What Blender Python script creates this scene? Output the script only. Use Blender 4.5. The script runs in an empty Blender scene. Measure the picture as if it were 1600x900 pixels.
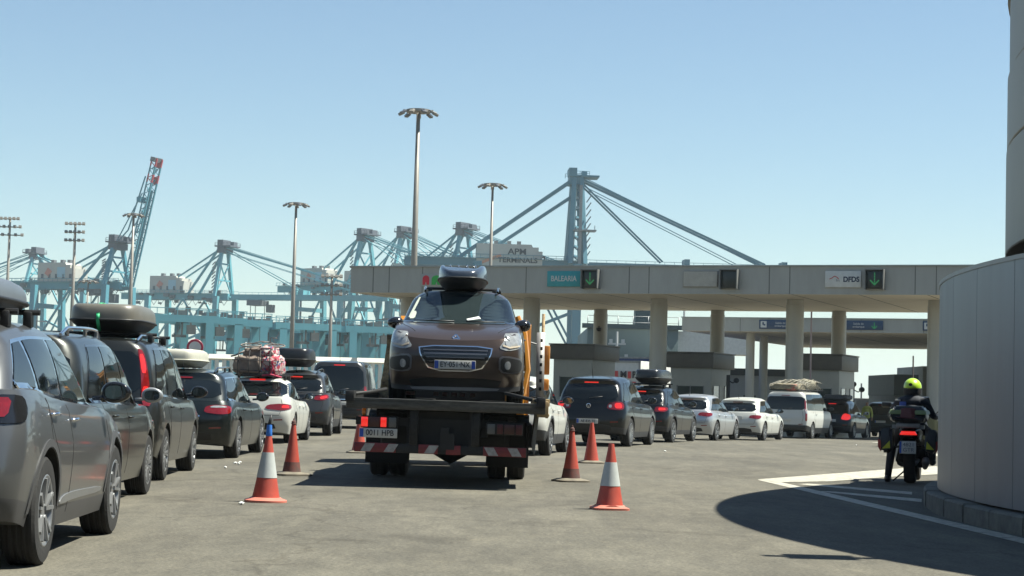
import bpy, bmesh, math, random
from mathutils import Vector, Matrix
from mathutils.bvhtree import BVHTree
from mathutils.geometry import delaunay_2d_cdt
R = math.radians
sc = bpy.context.scene
COL = sc.collection
random.seed(7)
# ------------------------------------------------------------------ camera
FPX = 2900.0; CAMH = 1.18; HOR = 616.5; ROLL = R(1.5)
pitch = math.atan((HOR-450)/FPX)
Fw = Vector((0, math.cos(pitch), math.sin(pitch))); R0 = Vector((1, 0, 0)); U0 = Vector((0, -math.sin(pitch), math.cos(pitch)))
Rt = R0*math.cos(ROLL)+U0*math.sin(ROLL); Up = U0*math.cos(ROLL)-R0*math.sin(ROLL)
cam = bpy.data.cameras.new('camera'); camo = bpy.data.objects.new('camera', cam); COL.objects.link(camo)
M = Matrix.Identity(4)
for i in range(3):
    M[i][0] = Rt[i]; M[i][1] = Up[i]; M[i][2] = -Fw[i]
M[0][3], M[1][3], M[2][3] = 0, 0, CAMH
camo.matrix_world = M
cam.sensor_width = 36; cam.lens = 36*FPX/1600; cam.clip_start = .1; cam.clip_end = 9000
sc.camera = camo
# ------------------------------------------------------------------ sun, sky, exposure
SUN = Vector((.54, .05, 1)).normalized()
EL = math.asin(SUN.z); AZ = math.atan2(SUN.x, SUN.y)
w = bpy.data.worlds.new('World'); sc.world = w; w.use_nodes = True
nt = w.node_tree; nt.nodes.clear()
wo = nt.nodes.new('ShaderNodeOutputWorld'); bg = nt.nodes.new('ShaderNodeBackground')
sky = nt.nodes.new('ShaderNodeTexSky'); sky.sky_type = 'NISHITA'; sky.sun_disc = False
sky.sun_elevation = EL; sky.sun_rotation = AZ; sky.altitude = 0; sky.air_density = 1.0; sky.dust_density = .15; sky.ozone_density = 1.0
bg.inputs['Strength'].default_value = .056
tint = nt.nodes.new('ShaderNodeMix'); tint.data_type = 'RGBA'; tint.blend_type = 'MULTIPLY'; tint.inputs[0].default_value = 1; tint.inputs[7].default_value = (.895, .975, .975, 1)
nt.links.new(sky.outputs[0], tint.inputs[6]); nt.links.new(tint.outputs[2], bg.inputs[0]); nt.links.new(bg.outputs[0], wo.inputs[0])
sl = bpy.data.lights.new('sun', 'SUN'); sl.energy = 5.0; sl.angle = R(.5); sl.color = (1, .985, .865)
so = bpy.data.objects.new('sun', sl); COL.objects.link(so); so.location = (30, -5, 60)
so.rotation_euler = SUN.to_track_quat('Z', 'Y').to_euler()
sc.view_settings.view_transform = 'Standard'; sc.view_settings.look = 'None'; sc.view_settings.gamma = 1
sc.view_settings.exposure = 1.25
sc.cycles.max_bounces = 6; sc.cycles.volume_bounces = 0
# ------------------------------------------------------------------ geometry of the picture
def ss(t): t = max(0, min(1, t)); return t*t*(3-2*t)
def gz(x, y): return -.5*max(0, min(1, (y-46)/50))*ss((x+1)/9)
def ray(px, py):
    return (Rt*((px-800)/FPX)+Up*((450-py)/FPX)+Fw)
def P(px, py, Y):
    d = ray(px, py); return Vector((0, 0, CAMH))+d*(Y/d.y)
def G(px, py):
    d = ray(px, py); return Vector((0, 0, CAMH))+d*(-CAMH/d.z)
# ------------------------------------------------------------------ materials
MATS = {}
def mat(name, col, rough=.5, metal=0, coat=0, var=.12, scale=3, bump=0, bscale=40, emit=None, es=1, spec=.5, col2=None, stretch=None):
    if name in MATS: return MATS[name]
    m = bpy.data.materials.new(name); m.use_nodes = True; t = m.node_tree
    b = t.nodes['Principled BSDF']
    b.inputs['Roughness'].default_value = rough; b.inputs['Metallic'].default_value = metal
    b.inputs['Coat Weight'].default_value = coat; b.inputs['Coat Roughness'].default_value = .04
    b.inputs['Specular IOR Level'].default_value = spec
    tc = t.nodes.new('ShaderNodeTexCoord'); n = t.nodes.new('ShaderNodeTexNoise')
    n.inputs['Scale'].default_value = scale; n.inputs['Detail'].default_value = 6; n.inputs['Roughness'].default_value = .65
    src = tc.outputs['Object']
    if stretch:
        mp = t.nodes.new('ShaderNodeMapping'); mp.inputs['Scale'].default_value = stretch
        t.links.new(src, mp.inputs[0]); src = mp.outputs[0]
    t.links.new(src, n.inputs['Vector'])
    r = t.nodes.new('ShaderNodeValToRGB'); r.color_ramp.elements[0].position = .3; r.color_ramp.elements[1].position = .7
    c2 = col2 or tuple(c*(1-var) for c in col)
    c1 = col if col2 else tuple(min(1, c*(1+var)) for c in col)
    r.color_ramp.elements[0].color = (*c2, 1); r.color_ramp.elements[1].color = (*c1, 1)
    t.links.new(n.outputs['Fac'], r.inputs[0]); t.links.new(r.outputs[0], b.inputs['Base Color'])
    if bump:
        n2 = t.nodes.new('ShaderNodeTexNoise'); n2.inputs['Scale'].default_value = bscale; n2.inputs['Detail'].default_value = 4
        t.links.new(src, n2.inputs['Vector'])
        bp = t.nodes.new('ShaderNodeBump'); bp.inputs['Strength'].default_value = bump; bp.inputs['Distance'].default_value = .02
        t.links.new(n2.outputs['Fac'], bp.inputs['Height']); t.links.new(bp.outputs[0], b.inputs['Normal'])
    if emit:
        b.inputs['Emission Color'].default_value = (*emit, 1); b.inputs['Emission Strength'].default_value = es
    MATS[name] = m; return m
PK = .62
def paint(name, col, metal=.0, rough=.35, var=.04, dirt=.25):
    """car paint: clear coat, faint dust film low on the body"""
    if name in MATS: return MATS[name]
    m = mat(name, tuple(c*PK for c in col) if max(col) < .2 else col, rough, metal, .55, var, 2.2, spec=.25)
    t = m.node_tree; b = t.nodes['Principled BSDF']
    ramp = b.inputs['Base Color'].links[0].from_node
    tc = t.nodes.new('ShaderNodeTexCoord'); sp = t.nodes.new('ShaderNodeSeparateXYZ'); t.links.new(tc.outputs['Object'], sp.inputs[0])
    mr = t.nodes.new('ShaderNodeMapRange'); mr.inputs[1].default_value = .15; mr.inputs[2].default_value = .75; mr.inputs[3].default_value = dirt*1.3; mr.inputs[4].default_value = dirt*.12
    t.links.new(sp.outputs[2], mr.inputs[0])
    n = t.nodes.new('ShaderNodeTexNoise'); n.inputs['Scale'].default_value = 9; n.inputs['Detail'].default_value = 8; t.links.new(tc.outputs['Object'], n.inputs['Vector'])
    mu = t.nodes.new('ShaderNodeMath'); mu.operation = 'MULTIPLY'; t.links.new(mr.outputs[0], mu.inputs[0]); t.links.new(n.outputs['Fac'], mu.inputs[1])
    mx = t.nodes.new('ShaderNodeMix'); mx.data_type = 'RGBA'; t.links.new(mu.outputs[0], mx.inputs[0]); t.links.new(ramp.outputs[0], mx.inputs[6]); mx.inputs[7].default_value = (.15, .14, .11, 1)
    t.links.new(mx.outputs[2], b.inputs['Base Color'])
    ad = t.nodes.new('ShaderNodeMath'); ad.operation = 'MULTIPLY_ADD'; t.links.new(mu.outputs[0], ad.inputs[0]); ad.inputs[1].default_value = .9; ad.inputs[2].default_value = .03
    t.links.new(ad.outputs[0], b.inputs['Coat Roughness'])
    return m
glass = mat('tinted_glass', (.005, .007, .008), .04, 0, 0, .1, spec=.45)
glass_l = mat('light_glass', (.018, .026, .028), .04, 0, 0, .1, spec=.6)
rubber = mat('tyre_rubber', (.012, .0115, .011), .85, var=.25, scale=12, bump=.2)
black = mat('black_plastic', (.010, .010, .0105), .5, var=.2, scale=8)
blackg = mat('gloss_black', (.01, .01, .011), .12, coat=.5)
alloy = mat('alloy', (.24, .245, .25), .38, .6, var=.08)
alloyd = mat('dark_alloy', (.16, .16, .17), .35, .7, var=.08)
chrome = mat('chrome', (.75, .76, .78), .12, 1, var=.03)
redl = mat('red_lens', (.17, .005, .006), .1, 0, 1, .2, 30)
redon = mat('lit_red_lens', (.35, .01, .01), .15, 0, 1, .2, 30, emit=(1, .03, .02), es=.33)
whitel = mat('clear_lens', (.34, .35, .35), .12, .3, 1, .25, 25)
amber = mat('amber_lens', (.7, .2, .01), .15, 0, 1)
platew = mat('plate_white', (.46, .45, .41), .4, var=.05)
plateblue = mat('plate_blue', (.02, .07, .35), .4)
ink = mat('ink_black', (.015, .015, .02), .5)
darkmat = mat('dark_underbody', (.005, .005, .005), .9)
steel = mat('galvanised_steel', (.22, .225, .23), .5, .6, var=.2, scale=6)
# ------------------------------------------------------------------ objects
def tag(o, label=None, cat=None, group=None, kind=None):
    if label: o['label'] = label
    if cat: o['category'] = cat
    if group: o['group'] = group
    if kind: o['kind'] = kind
    return o
def empty(name, loc=(0, 0, 0), rz=0, rx=0, ry=0, parent=None):
    o = bpy.data.objects.new(name, None); COL.objects.link(o); o.location = loc; o.rotation_euler = (rx, ry, rz); o.empty_display_size = .3
    if parent: o.parent = parent
    return o
def shade(bm, ang=35):
    a = R(ang)
    for f in bm.faces: f.smooth = True
    for e in bm.edges:
        if len(e.link_faces) == 2:
            try:
                if e.calc_face_angle() > a: e.smooth = False
            except ValueError: pass
def obj(name, bm, mats, parent=None, ang=35, loc=None, smooth=True):
    if smooth: shade(bm, ang)
    me = bpy.data.meshes.new(name); bm.to_mesh(me); bm.free()
    for m in (mats if isinstance(mats, (list, tuple)) else [mats]): me.materials.append(m)
    o = bpy.data.objects.new(name, me); COL.objects.link(o)
    if parent: o.parent = parent
    if loc is not None: o.location = loc
    return o
def copy_tree(o, parent=None):
    c = o.copy(); COL.objects.link(c); c.parent = parent if parent else o.parent
    for ch in o.children: copy_tree(ch, c)
    return c
def NB(): return bmesh.new()
def box(bm, c, s, rot=None, mi=0, bev=0):
    vs = []
    r = bmesh.ops.create_cube(bm, size=1); vs = r['verts']
    for v in vs:
        v.co = Vector((v.co.x*s[0], v.co.y*s[1], v.co.z*s[2]))
    fs = list({f for v in vs for f in v.link_faces})
    for f in fs: f.material_index = mi
    if bev:
        es = list({e for v in vs for e in v.link_edges})
        rr = bmesh.ops.bevel(bm, geom=es, offset=bev, segments=2, affect='EDGES', profile=.5)
        vs = list({v for f in rr['faces'] for v in f.verts} | {v for v in vs if v.is_valid})
        for f in rr['faces']: f.material_index = mi
    Mx = Matrix.Translation(Vector(c)) @ (rot.to_4x4() if rot else Matrix.Identity(4))
    for v in vs: v.co = Mx @ v.co
    return vs
def rotz(a): return Matrix.Rotation(a, 3, 'Z')
def bar(bm, p, q, w=.1, h=None, mi=0, up=Vector((0, 0, 1))):
    p, q = Vector(p), Vector(q); d = q-p; L = d.length
    if L < 1e-6: return
    h = h or w; z = d.normalized()
    x = z.cross(up)
    if x.length < 1e-3: x = z.cross(Vector((0, 1, 0)))
    x.normalize(); y = x.cross(z)
    vs = []
    for t in (p, q):
        for a, b in ((-1, -1), (1, -1), (1, 1), (-1, 1)):
            vs.append(bm.verts.new(t+x*(a*w/2)+y*(b*h/2)))
    for i in range(4):
        f = bm.faces.new((vs[i], vs[(i+1) % 4], vs[4+(i+1) % 4], vs[4+i])); f.material_index = mi
    f = bm.faces.new(vs[3::-1]); f.material_index = mi
    f = bm.faces.new(vs[4:]); f.material_index = mi
def tube(bm, pts, r, seg=10, mi=0, cap=True):
    pts = [Vector(p) for p in pts]; rs = r if isinstance(r, (list, tuple)) else [r]*len(pts)
    rings = []; prev = None
    for i, p in enumerate(pts):
        d = (pts[min(i+1, len(pts)-1)]-pts[max(i-1, 0)]).normalized()
        if prev is None:
            x = d.cross(Vector((0, 0, 1)))
            if x.length < 1e-3: x = d.cross(Vector((0, 1, 0)))
        else:
            x = prev-d*prev.dot(d)
        x.normalize(); prev = x; y = d.cross(x)
        rings.append([bm.verts.new(p+(x*math.cos(2*math.pi*k/seg)+y*math.sin(2*math.pi*k/seg))*rs[i]) for k in range(seg)])
    for a, b in zip(rings, rings[1:]):
        for k in range(seg):
            f = bm.faces.new((a[k], a[(k+1) % seg], b[(k+1) % seg], b[k])); f.material_index = mi
    if cap:
        f = bm.faces.new(rings[0][::-1]); f.material_index = mi
        f = bm.faces.new(rings[-1]); f.material_index = mi
def lathe(bm, prof, axis='Z', seg=24, c=(0, 0, 0), mi=0, mis=None):
    """prof: (radius, height) list"""
    c = Vector(c); rings = []
    def pt(r, h, a):
        if axis == 'Z': return c+Vector((r*math.cos(a), r*math.sin(a), h))
        if axis == 'X': return c+Vector((h, r*math.cos(a), r*math.sin(a)))
        return c+Vector((r*math.sin(a), h, r*math.cos(a)))
    for r, h in prof:
        if r < 1e-5: rings.append([bm.verts.new(pt(0, h, 0))])
        else: rings.append([bm.verts.new(pt(r, h, 2*math.pi*k/seg)) for k in range(seg)])
    for j, (a, b) in enumerate(zip(rings, rings[1:])):
        m_ = mis[j] if mis else mi
        for k in range(seg):
            k2 = (k+1) % seg
            if len(a) == 1 and len(b) == 1: continue
            if len(a) == 1: f = bm.faces.new((a[0], b[k2], b[k]))
            elif len(b) == 1: f = bm.faces.new((a[k], a[k2], b[0]))
            else: f = bm.faces.new((a[k], a[k2], b[k2], b[k]))
            f.material_index = m_
def prism(bm, poly, a, b, plane='XZ', mi=0):
    """extrude a 2D polygon between a and b along the missing axis"""
    def V(u, v, t): return {'XZ': (u, t, v), 'YZ': (t, u, v), 'XY': (u, v, t)}[plane]
    A = [bm.verts.new(V(u, v, a)) for u, v in poly]; B = [bm.verts.new(V(u, v, b)) for u, v in poly]
    n = len(poly)
    for i in range(n):
        f = bm.faces.new((A[i], A[(i+1) % n], B[(i+1) % n], B[i])); f.material_index = mi
    f = bm.faces.new(A[::-1]); f.material_index = mi
    f = bm.faces.new(B); f.material_index = mi
def recalc(bm): bmesh.ops.recalc_face_normals(bm, faces=bm.faces[:])
def text_bm(s, size, depth=.004, bold=.0, spacing=1.0, sx=1.0):
    cu = bpy.data.curves.new('text', 'FONT'); cu.body = s; cu.size = size; cu.extrude = depth; cu.align_x = 'CENTER'; cu.align_y = 'CENTER'; cu.offset = bold; cu.space_character = spacing
    o = bpy.data.objects.new('text', cu); COL.objects.link(o); dg = bpy.context.evaluated_depsgraph_get(); dg.update()
    me = bpy.data.meshes.new_from_object(o.evaluated_get(dg)); bm = NB(); bm.from_mesh(me)
    bpy.data.objects.remove(o); bpy.data.curves.remove(cu); bpy.data.meshes.remove(me)
    for v in bm.verts: v.co.x *= sx
    return bm
def text(name, s, size, m, parent, loc, rot=(math.pi/2, 0, 0), **k):
    """text facing -Y by default"""
    o = obj(name, text_bm(s, size, **k), m, parent, smooth=False); o.location = loc; o.rotation_euler = rot; return o
def chaikin(p, n=2, closed=True):
    for _ in range(n):
        q = []; m = len(p)
        for i in range(m):
            a, b = p[i], p[(i+1) % m]
            q.append((a[0]*.8+b[0]*.2, a[1]*.8+b[1]*.2)); q.append((a[0]*.2+b[0]*.8, a[1]*.2+b[1]*.8))
        p = q
    return p
def smooth_skin(pts, edges, radii, root=0, sub=2):
    """one continuous skinned figure: pts/edges/radii -> bmesh"""
    me = bpy.data.meshes.new('skin'); me.from_pydata([Vector(p) for p in pts], edges, []); o = bpy.data.objects.new('skin', me); COL.objects.link(o)
    md = o.modifiers.new('s', 'SKIN'); md.use_smooth_shade = True
    sv = me.skin_vertices[0].data if me.skin_vertices else None
    if sv is None:
        bm = bmesh.new(); bm.from_mesh(me); bm.verts.layers.skin.verify(); bm.to_mesh(me); bm.free(); sv = me.skin_vertices[0].data
    for i, r in enumerate(radii):
        sv[i].radius = r if isinstance(r, tuple) else (r, r); sv[i].use_root = (i == root)
    o.modifiers.new('ss', 'SUBSURF').levels = sub
    dg = bpy.context.evaluated_depsgraph_get(); dg.update()
    m2 = bpy.data.meshes.new_from_object(o.evaluated_get(dg)); bm = NB(); bm.from_mesh(m2)
    bpy.data.objects.remove(o); bpy.data.meshes.remove(me); bpy.data.meshes.remove(m2)
    return bm
# ------------------------------------------------------------------ cars
def interp(pts, x):
    if x <= pts[0][0]: return pts[0][1]
    if x >= pts[-1][0]: return pts[-1][1]
    for i in range(len(pts)-1):
        a, b = pts[i], pts[i+1]
        if x <= b[0]:
            t = (x-a[0])/(b[0]-a[0])
            def slope(j):
                if j <= 0 or j >= len(pts)-1:
                    k = 0 if j <= 0 else len(pts)-2
                    return (pts[k+1][1]-pts[k][1])/(pts[k+1][0]-pts[k][0])
                s1 = (pts[j][1]-pts[j-1][1])/(pts[j][0]-pts[j-1][0]); s2 = (pts[j+1][1]-pts[j][1])/(pts[j+1][0]-pts[j][0])
                return 0 if s1*s2 <= 0 else 2*s1*s2/(s1+s2)
            h = b[0]-a[0]; m0, m1 = slope(i)*h, slope(i+1)*h
            t2, t3 = t*t, t*t*t
            return (2*t3-3*t2+1)*a[1]+(t3-2*t2+t)*m0+(-2*t3+3*t2)*b[1]+(t3-t2)*m1
def plan_ring(rx_r, ry_r, bow_r, rx_f, ry_f, bow_f, ns=34):
    """half outline rear centre -> front centre: (xn, kind, a) ; position along y = lerp"""
    pts = []
    for k in range(5): xn = (1-rx_r)*k/5; pts.append((xn, 'r', bow_r*xn*xn))
    for k in range(7):
        th = math.pi/2*k/6; xn = 1-rx_r+rx_r*math.sin(th); pts.append((xn, 'r', bow_r*xn*xn+ry_r*(1-math.cos(th))))
    for k in range(1, ns): pts.append((1, 's', k/ns))
    for k in range(7):
        th = math.pi/2*(6-k)/6; xn = 1-rx_f+rx_f*math.sin(th); pts.append((xn, 'f', bow_f*xn*xn+ry_f*(1-math.cos(th))))
    for k in range(5): xn = (1-rx_f)*(4-k)/5; pts.append((xn, 'f', bow_f*xn*xn))
    return pts
def ring_xy(ring, yr, yf, hw, ytaper=None):
    ra = [p[2] for p in ring if p[0] == 1 and p[1] == 'r']; fa = [p[2] for p in ring if p[0] == 1 and p[1] == 'f']
    y0 = yr+ra[-1]; y1 = yf-fa[0]; out = []
    for xn, k, a in ring:
        y = yr+a if k == 'r' else (yf-a if k == 'f' else y0+(y1-y0)*a)
        h = hw*(ytaper(y) if ytaper else 1)
        out.append((xn*h, y))
    return out
def add_stack(bm, rings, caps_top=None, cap_bottom=True):
    """rings: list of half-outline 3D points; mirrored and bridged"""
    R_ = []
    for pts in rings:
        vs = [bm.verts.new(p) for p in pts]
        ms = [bm.verts.new((-p[0], p[1], p[2])) for p in pts[1:-1]][::-1]
        R_.append(vs+ms)
    fs = []
    n = len(R_[0])
    for a, b in zip(R_, R_[1:]):
        row = []
        for k in range(n):
            row.append(bm.faces.new((a[k], a[(k+1) % n], b[(k+1) % n], b[k])))
        fs.append(row)
    if cap_bottom: fs.append([bm.faces.new(R_[0][::-1])])
    fs.append([bm.faces.new(R_[-1])])
    return R_, fs
DEF = dict(L=4.45, W=1.84, H=1.62, wb=2.67, ro=.88, wr=.345, tw=.225,
    belt=[(0, 1.02), (.7, 1.03), (2.2, .99), (3.2, .97), (3.9, .86), (4.45, .70)],
    bottom=[(0, .36), (.4, .30), (.8, .22), (3.4, .21), (4.1, .24), (4.45, .28)],
    rear=[(.3, .14), (.45, .02), (.62, 0), (.75, .03), (.95, .09), (1.05, .12)],
    front=[(.2, .12), (.4, .01), (.6, 0), (.75, .10), (.9, .3)],
    hw=[(0, .93), (.15, .965), (.45, .995), (.62, 1.0), (.8, .975), (.93, .95), (1, .915)],
    roof=[(0, 1.50), (.7, 1.56), (1.6, 1.60), (2.3, 1.58), (3.3, 1.45)],
    ghr=[(0, .10), (.5, .28), (.82, .46), (.9, .40), (1, .42)],
    ghf=[(0, 1.08), (.5, 1.6), (1, 2.15)],   # distance from the front
    ghw=[(0, .90), (.3, .865), (.6, .81), (.82, .75), (.93, .68), (1, .58)],
    crown=.035, rx_r=.22, ry_r=.16, bow_r=.10, rx_f=.36, ry_f=.36, bow_f=.10,
    clad=3, splits=[1.25, 2.25], dlo_r=(.35, .55), pil=.07, body=None, lower=None, glass=None, rim='alloy', spokes=5, dlo_drop=.03, dlo_top=.11, arch=.055)
WHEELS = {}
def wheel_parts(r, w, style, spokes):
    key = (round(r, 3), round(w, 3), style, spokes)
    if key in WHEELS: return WHEELS[key]
    bm = NB(); rr = r*.66 if style != 'steel' else r*.60
    prof = [(rr-.01, -w/2+.02), (rr, -w/2+.005), (rr+.03, -w/2), (r*.93, -w/2+.004), (r*.985, -w/2+.022), (r, -w/2+.045)]
    for g in (-.3, -.1, .1, .3):
        prof += [(r, w*g-.016), (r-.008, w*g-.010), (r-.008, w*g+.006), (r, w*g+.012)]
    prof += [(r, w/2-.045), (r*.985, w/2-.022), (r*.93, w/2-.004), (rr+.03, w/2), (rr, w/2-.005), (rr-.01, w/2-.02)]
    lathe(bm, prof, 'X', 40); recalc(bm); shade(bm, 30)
    t = bpy.data.meshes.new('wheel'); bm.to_mesh(t); bm.free(); t.materials.append(rubber)
    # rim, outer side is +X
    bm = NB(); o = w/2
    lathe(bm, [(rr, o-.004), (rr-.008, o-.001), (rr-.022, o-.006), (rr-.03, o-.03), (rr-.045, -w/2+.02)], 'X', 36)
    lathe(bm, [(0, o-.09), (rr-.05, o-.10)], 'X', 28, mi=1)
    lathe(bm, [(rr*.6, o-.087), (0, o-.080)], 'X', 28, mi=2)
    lathe(bm, [(.075, o-.05), (.07, o-.022), (.03, o-.018), (0, o-.018)], 'X', 20)
    n = spokes
    for k in range(n):
        a = 2*math.pi*k/n
        for sgn in ((-1, 1) if style in ('alloy', 'dark') else (0,)):
            a0 = a+sgn*.10; a1 = a+sgn*(.22 if n <= 5 else .13)
            p0 = (o-.030, math.cos(a0)*.05, math.sin(a0)*.05); p1 = (o-.014, math.cos(a1)*(rr-.02), math.sin(a1)*(rr-.02))
            bar(bm, p0, p1, .022 if sgn else .05, .045 if n <= 5 else .03, up=Vector((1, 0, 0)))
    recalc(bm); shade(bm, 30)
    m = bpy.data.meshes.new('rim'); bm.to_mesh(m); bm.free()
    m.materials.append({'alloy': alloy, 'dark': alloyd, 'steel': alloy}[style]); m.materials.append(darkmat); m.materials.append(steel)
    WHEELS[key] = (t, m); return t, m
def put_wheels(root, xs, ys, r, w, style='alloy', spokes=5, steer=0):
    tm, rm = wheel_parts(r, w, style, spokes)
    for i, y in enumerate(ys):
        for s in (1, -1):
            wo_ = bpy.data.objects.new('wheel', tm); COL.objects.link(wo_); wo_.parent = root
            wo_.location = (s*xs, y, r-.004); wo_.rotation_euler = (random.uniform(0, 6), 0, (0 if s > 0 else math.pi)+(steer if i else 0))
            ro_ = bpy.data.objects.new('rim', rm); COL.objects.link(ro_); ro_.parent = wo_
class Car: pass
def project(car, poly, mode, off=.004, sx=1, step=.045, depth=.012, smooth=1, inset=0):
    """cut-out laid on the bodywork. modes: side (y,z), rear (x,z), front (x,z), top (x,y), wrap (rear/side corner), wrapf"""
    S = car.S; L, W = S['L'], S['W']
    ax, ay = W/2-.45, .45
    def conv(p):
        if mode in ('wrap', 'wrapf'):
            k, a, z = p
            ph = math.atan2(a-ax, ay) if k == 'r' else math.pi/2-math.atan2(ay-a, W/2-ax)
            return (ph*.45, z)
        return p
    poly = [conv(p) for p in poly]
    if smooth: poly = chaikin(poly, smooth)
    pts = []
    for i, a in enumerate(poly):
        b = poly[(i+1) % len(poly)]; d = math.hypot(b[0]-a[0], b[1]-a[1]); n = max(1, int(d/step))
        for k in range(n): pts.append((a[0]+(b[0]-a[0])*k/n, a[1]+(b[1]-a[1])*k/n))
    nb = len(pts); edges = [(i, (i+1) % nb) for i in range(nb)]
    x0, x1 = min(p[0] for p in pts), max(p[0] for p in pts); z0, z1 = min(p[1] for p in pts), max(p[1] for p in pts)
    nx, nz = int((x1-x0)/step), int((z1-z0)/step)
    for i in range(1, nx):
        for j in range(1, nz): pts.append((x0+(x1-x0)*i/nx, z0+(z1-z0)*j/nz))
    v2, e2, f2, _, _, _ = delaunay_2d_cdt([Vector(p) for p in pts], edges, [list(range(nb))], 1, 1e-5)
    bm = NB(); vs = []; ns = []
    for p in v2:
        u, v = p
        if mode == 'side': o, d = Vector((sx*3, u, v)), Vector((-sx, 0, 0))
        elif mode == 'rear': o, d = Vector((u, -2, v)), Vector((0, 1, 0))
        elif mode == 'front': o, d = Vector((u, L+2, v)), Vector((0, -1, 0))
        elif mode == 'top': o, d = Vector((u, v, 4)), Vector((0, 0, -1))
        else:
            ph = u/.45; dx, dy = math.sin(ph), -math.cos(ph)
            if mode == 'wrapf': o = Vector((sx*(ax+2*dx), L-(ay+2*dy), v)); d = Vector((-sx*dx, dy, 0))
            else: o = Vector((sx*(ax+2*dx), ay+2*dy, v)); d = Vector((-sx*dx, -dy, 0))
        h, n, _, _ = car.bvh.ray_cast(o, d)
        if h is None:
            h, n, _, _ = car.bvh.find_nearest(o+d*1.2)
        if n.dot(d) > 0: n = -n
        vs.append(bm.verts.new(h+n*off)); ns.append(n)
    for f in f2:
        try: bm.faces.new([vs[i] for i in f])
        except ValueError: pass
    recalc(bm)
    # one connected pane
    bm.verts.ensure_lookup_table(); bm.verts.index_update(); left = set(bm.verts); best = []
    while left:
        st = [left.pop()]; comp = [st[0]]
        while st:
            v = st.pop()
            for e in v.link_edges:
                o_ = e.other_vert(v)
                if o_ in left: left.discard(o_); st.append(o_); comp.append(o_)
        if len(comp) > len(best): best = comp
    keep = set(best); drop = [v for v in bm.verts if v not in keep]
    if drop:
        ns = [ns[v.index] for v in bm.verts if v in keep]
        bmesh.ops.delete(bm, geom=drop, context='VERTS')
    bm.verts.ensure_lookup_table(); bm.verts.index_update()
    tot = sum(f.normal.dot(ns[f.verts[0].index]) for f in bm.faces)
    if tot < 0:
        for f in bm.faces: f.normal_flip()
    # skirt down to the body so the pane has thickness
    be = [e for e in bm.edges if len(e.link_faces) == 1]
    nv = {}
    for e in be:
        for v in e.verts:
            if v not in nv: nv[v] = v.co-ns[v.index]*depth
    mk = {v: bm.verts.new(c) for v, c in nv.items()}
    for e in be:
        a, b = e.verts; lf = e.link_faces[0]; vl = list(lf.verts); i = vl.index(a)
        if vl[(i+1) % len(vl)] == b: f = bm.faces.new((b, a, mk[a], mk[b]))
        else: f = bm.faces.new((a, b, mk[b], mk[a]))
    return bm
def decal(car, name, poly, mode, m, parent=None, **k):
    return obj(name, project(car, poly, mode, **k), m, parent or car.root, ang=50)
def strip(pts, w):
    """polyline -> thin polygon"""
    l, r = [], []
    for i, p in enumerate(pts):
        a = Vector(pts[max(i-1, 0)]); b = Vector(pts[min(i+1, len(pts)-1)]); d = (b-a).normalized(); n = Vector((-d.y, d.x))*w/2
        l.append((p[0]+n.x, p[1]+n.y)); r.append((p[0]-n.x, p[1]-n.y))
    return l+r[::-1]
def make_plate(parent, txt, loc, rz=0, flag=True, w=.52, h=.11, rx=0):
    bm = NB(); box(bm, (0, 0, 0), (w, .012, h), bev=.004)
    p = obj('number_plate', bm, platew, parent); p.location = loc; p.rotation_euler = (rx, 0, rz)
    if flag:
        bm = NB(); box(bm, (-w/2+.028, -.0075, 0), (.048, .003, h-.012)); box(bm, (w/2-.028, -.0075, 0), (.048, .003, h-.012)) if flag == 2 else None
        obj('country_band', bm, plateblue, p)
    if txt: text('plate_text', txt, h*.86, ink, p, (.02 if flag != 2 else 0, -.009, 0), depth=.002, sx=.86, bold=.0012)
    return p
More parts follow.
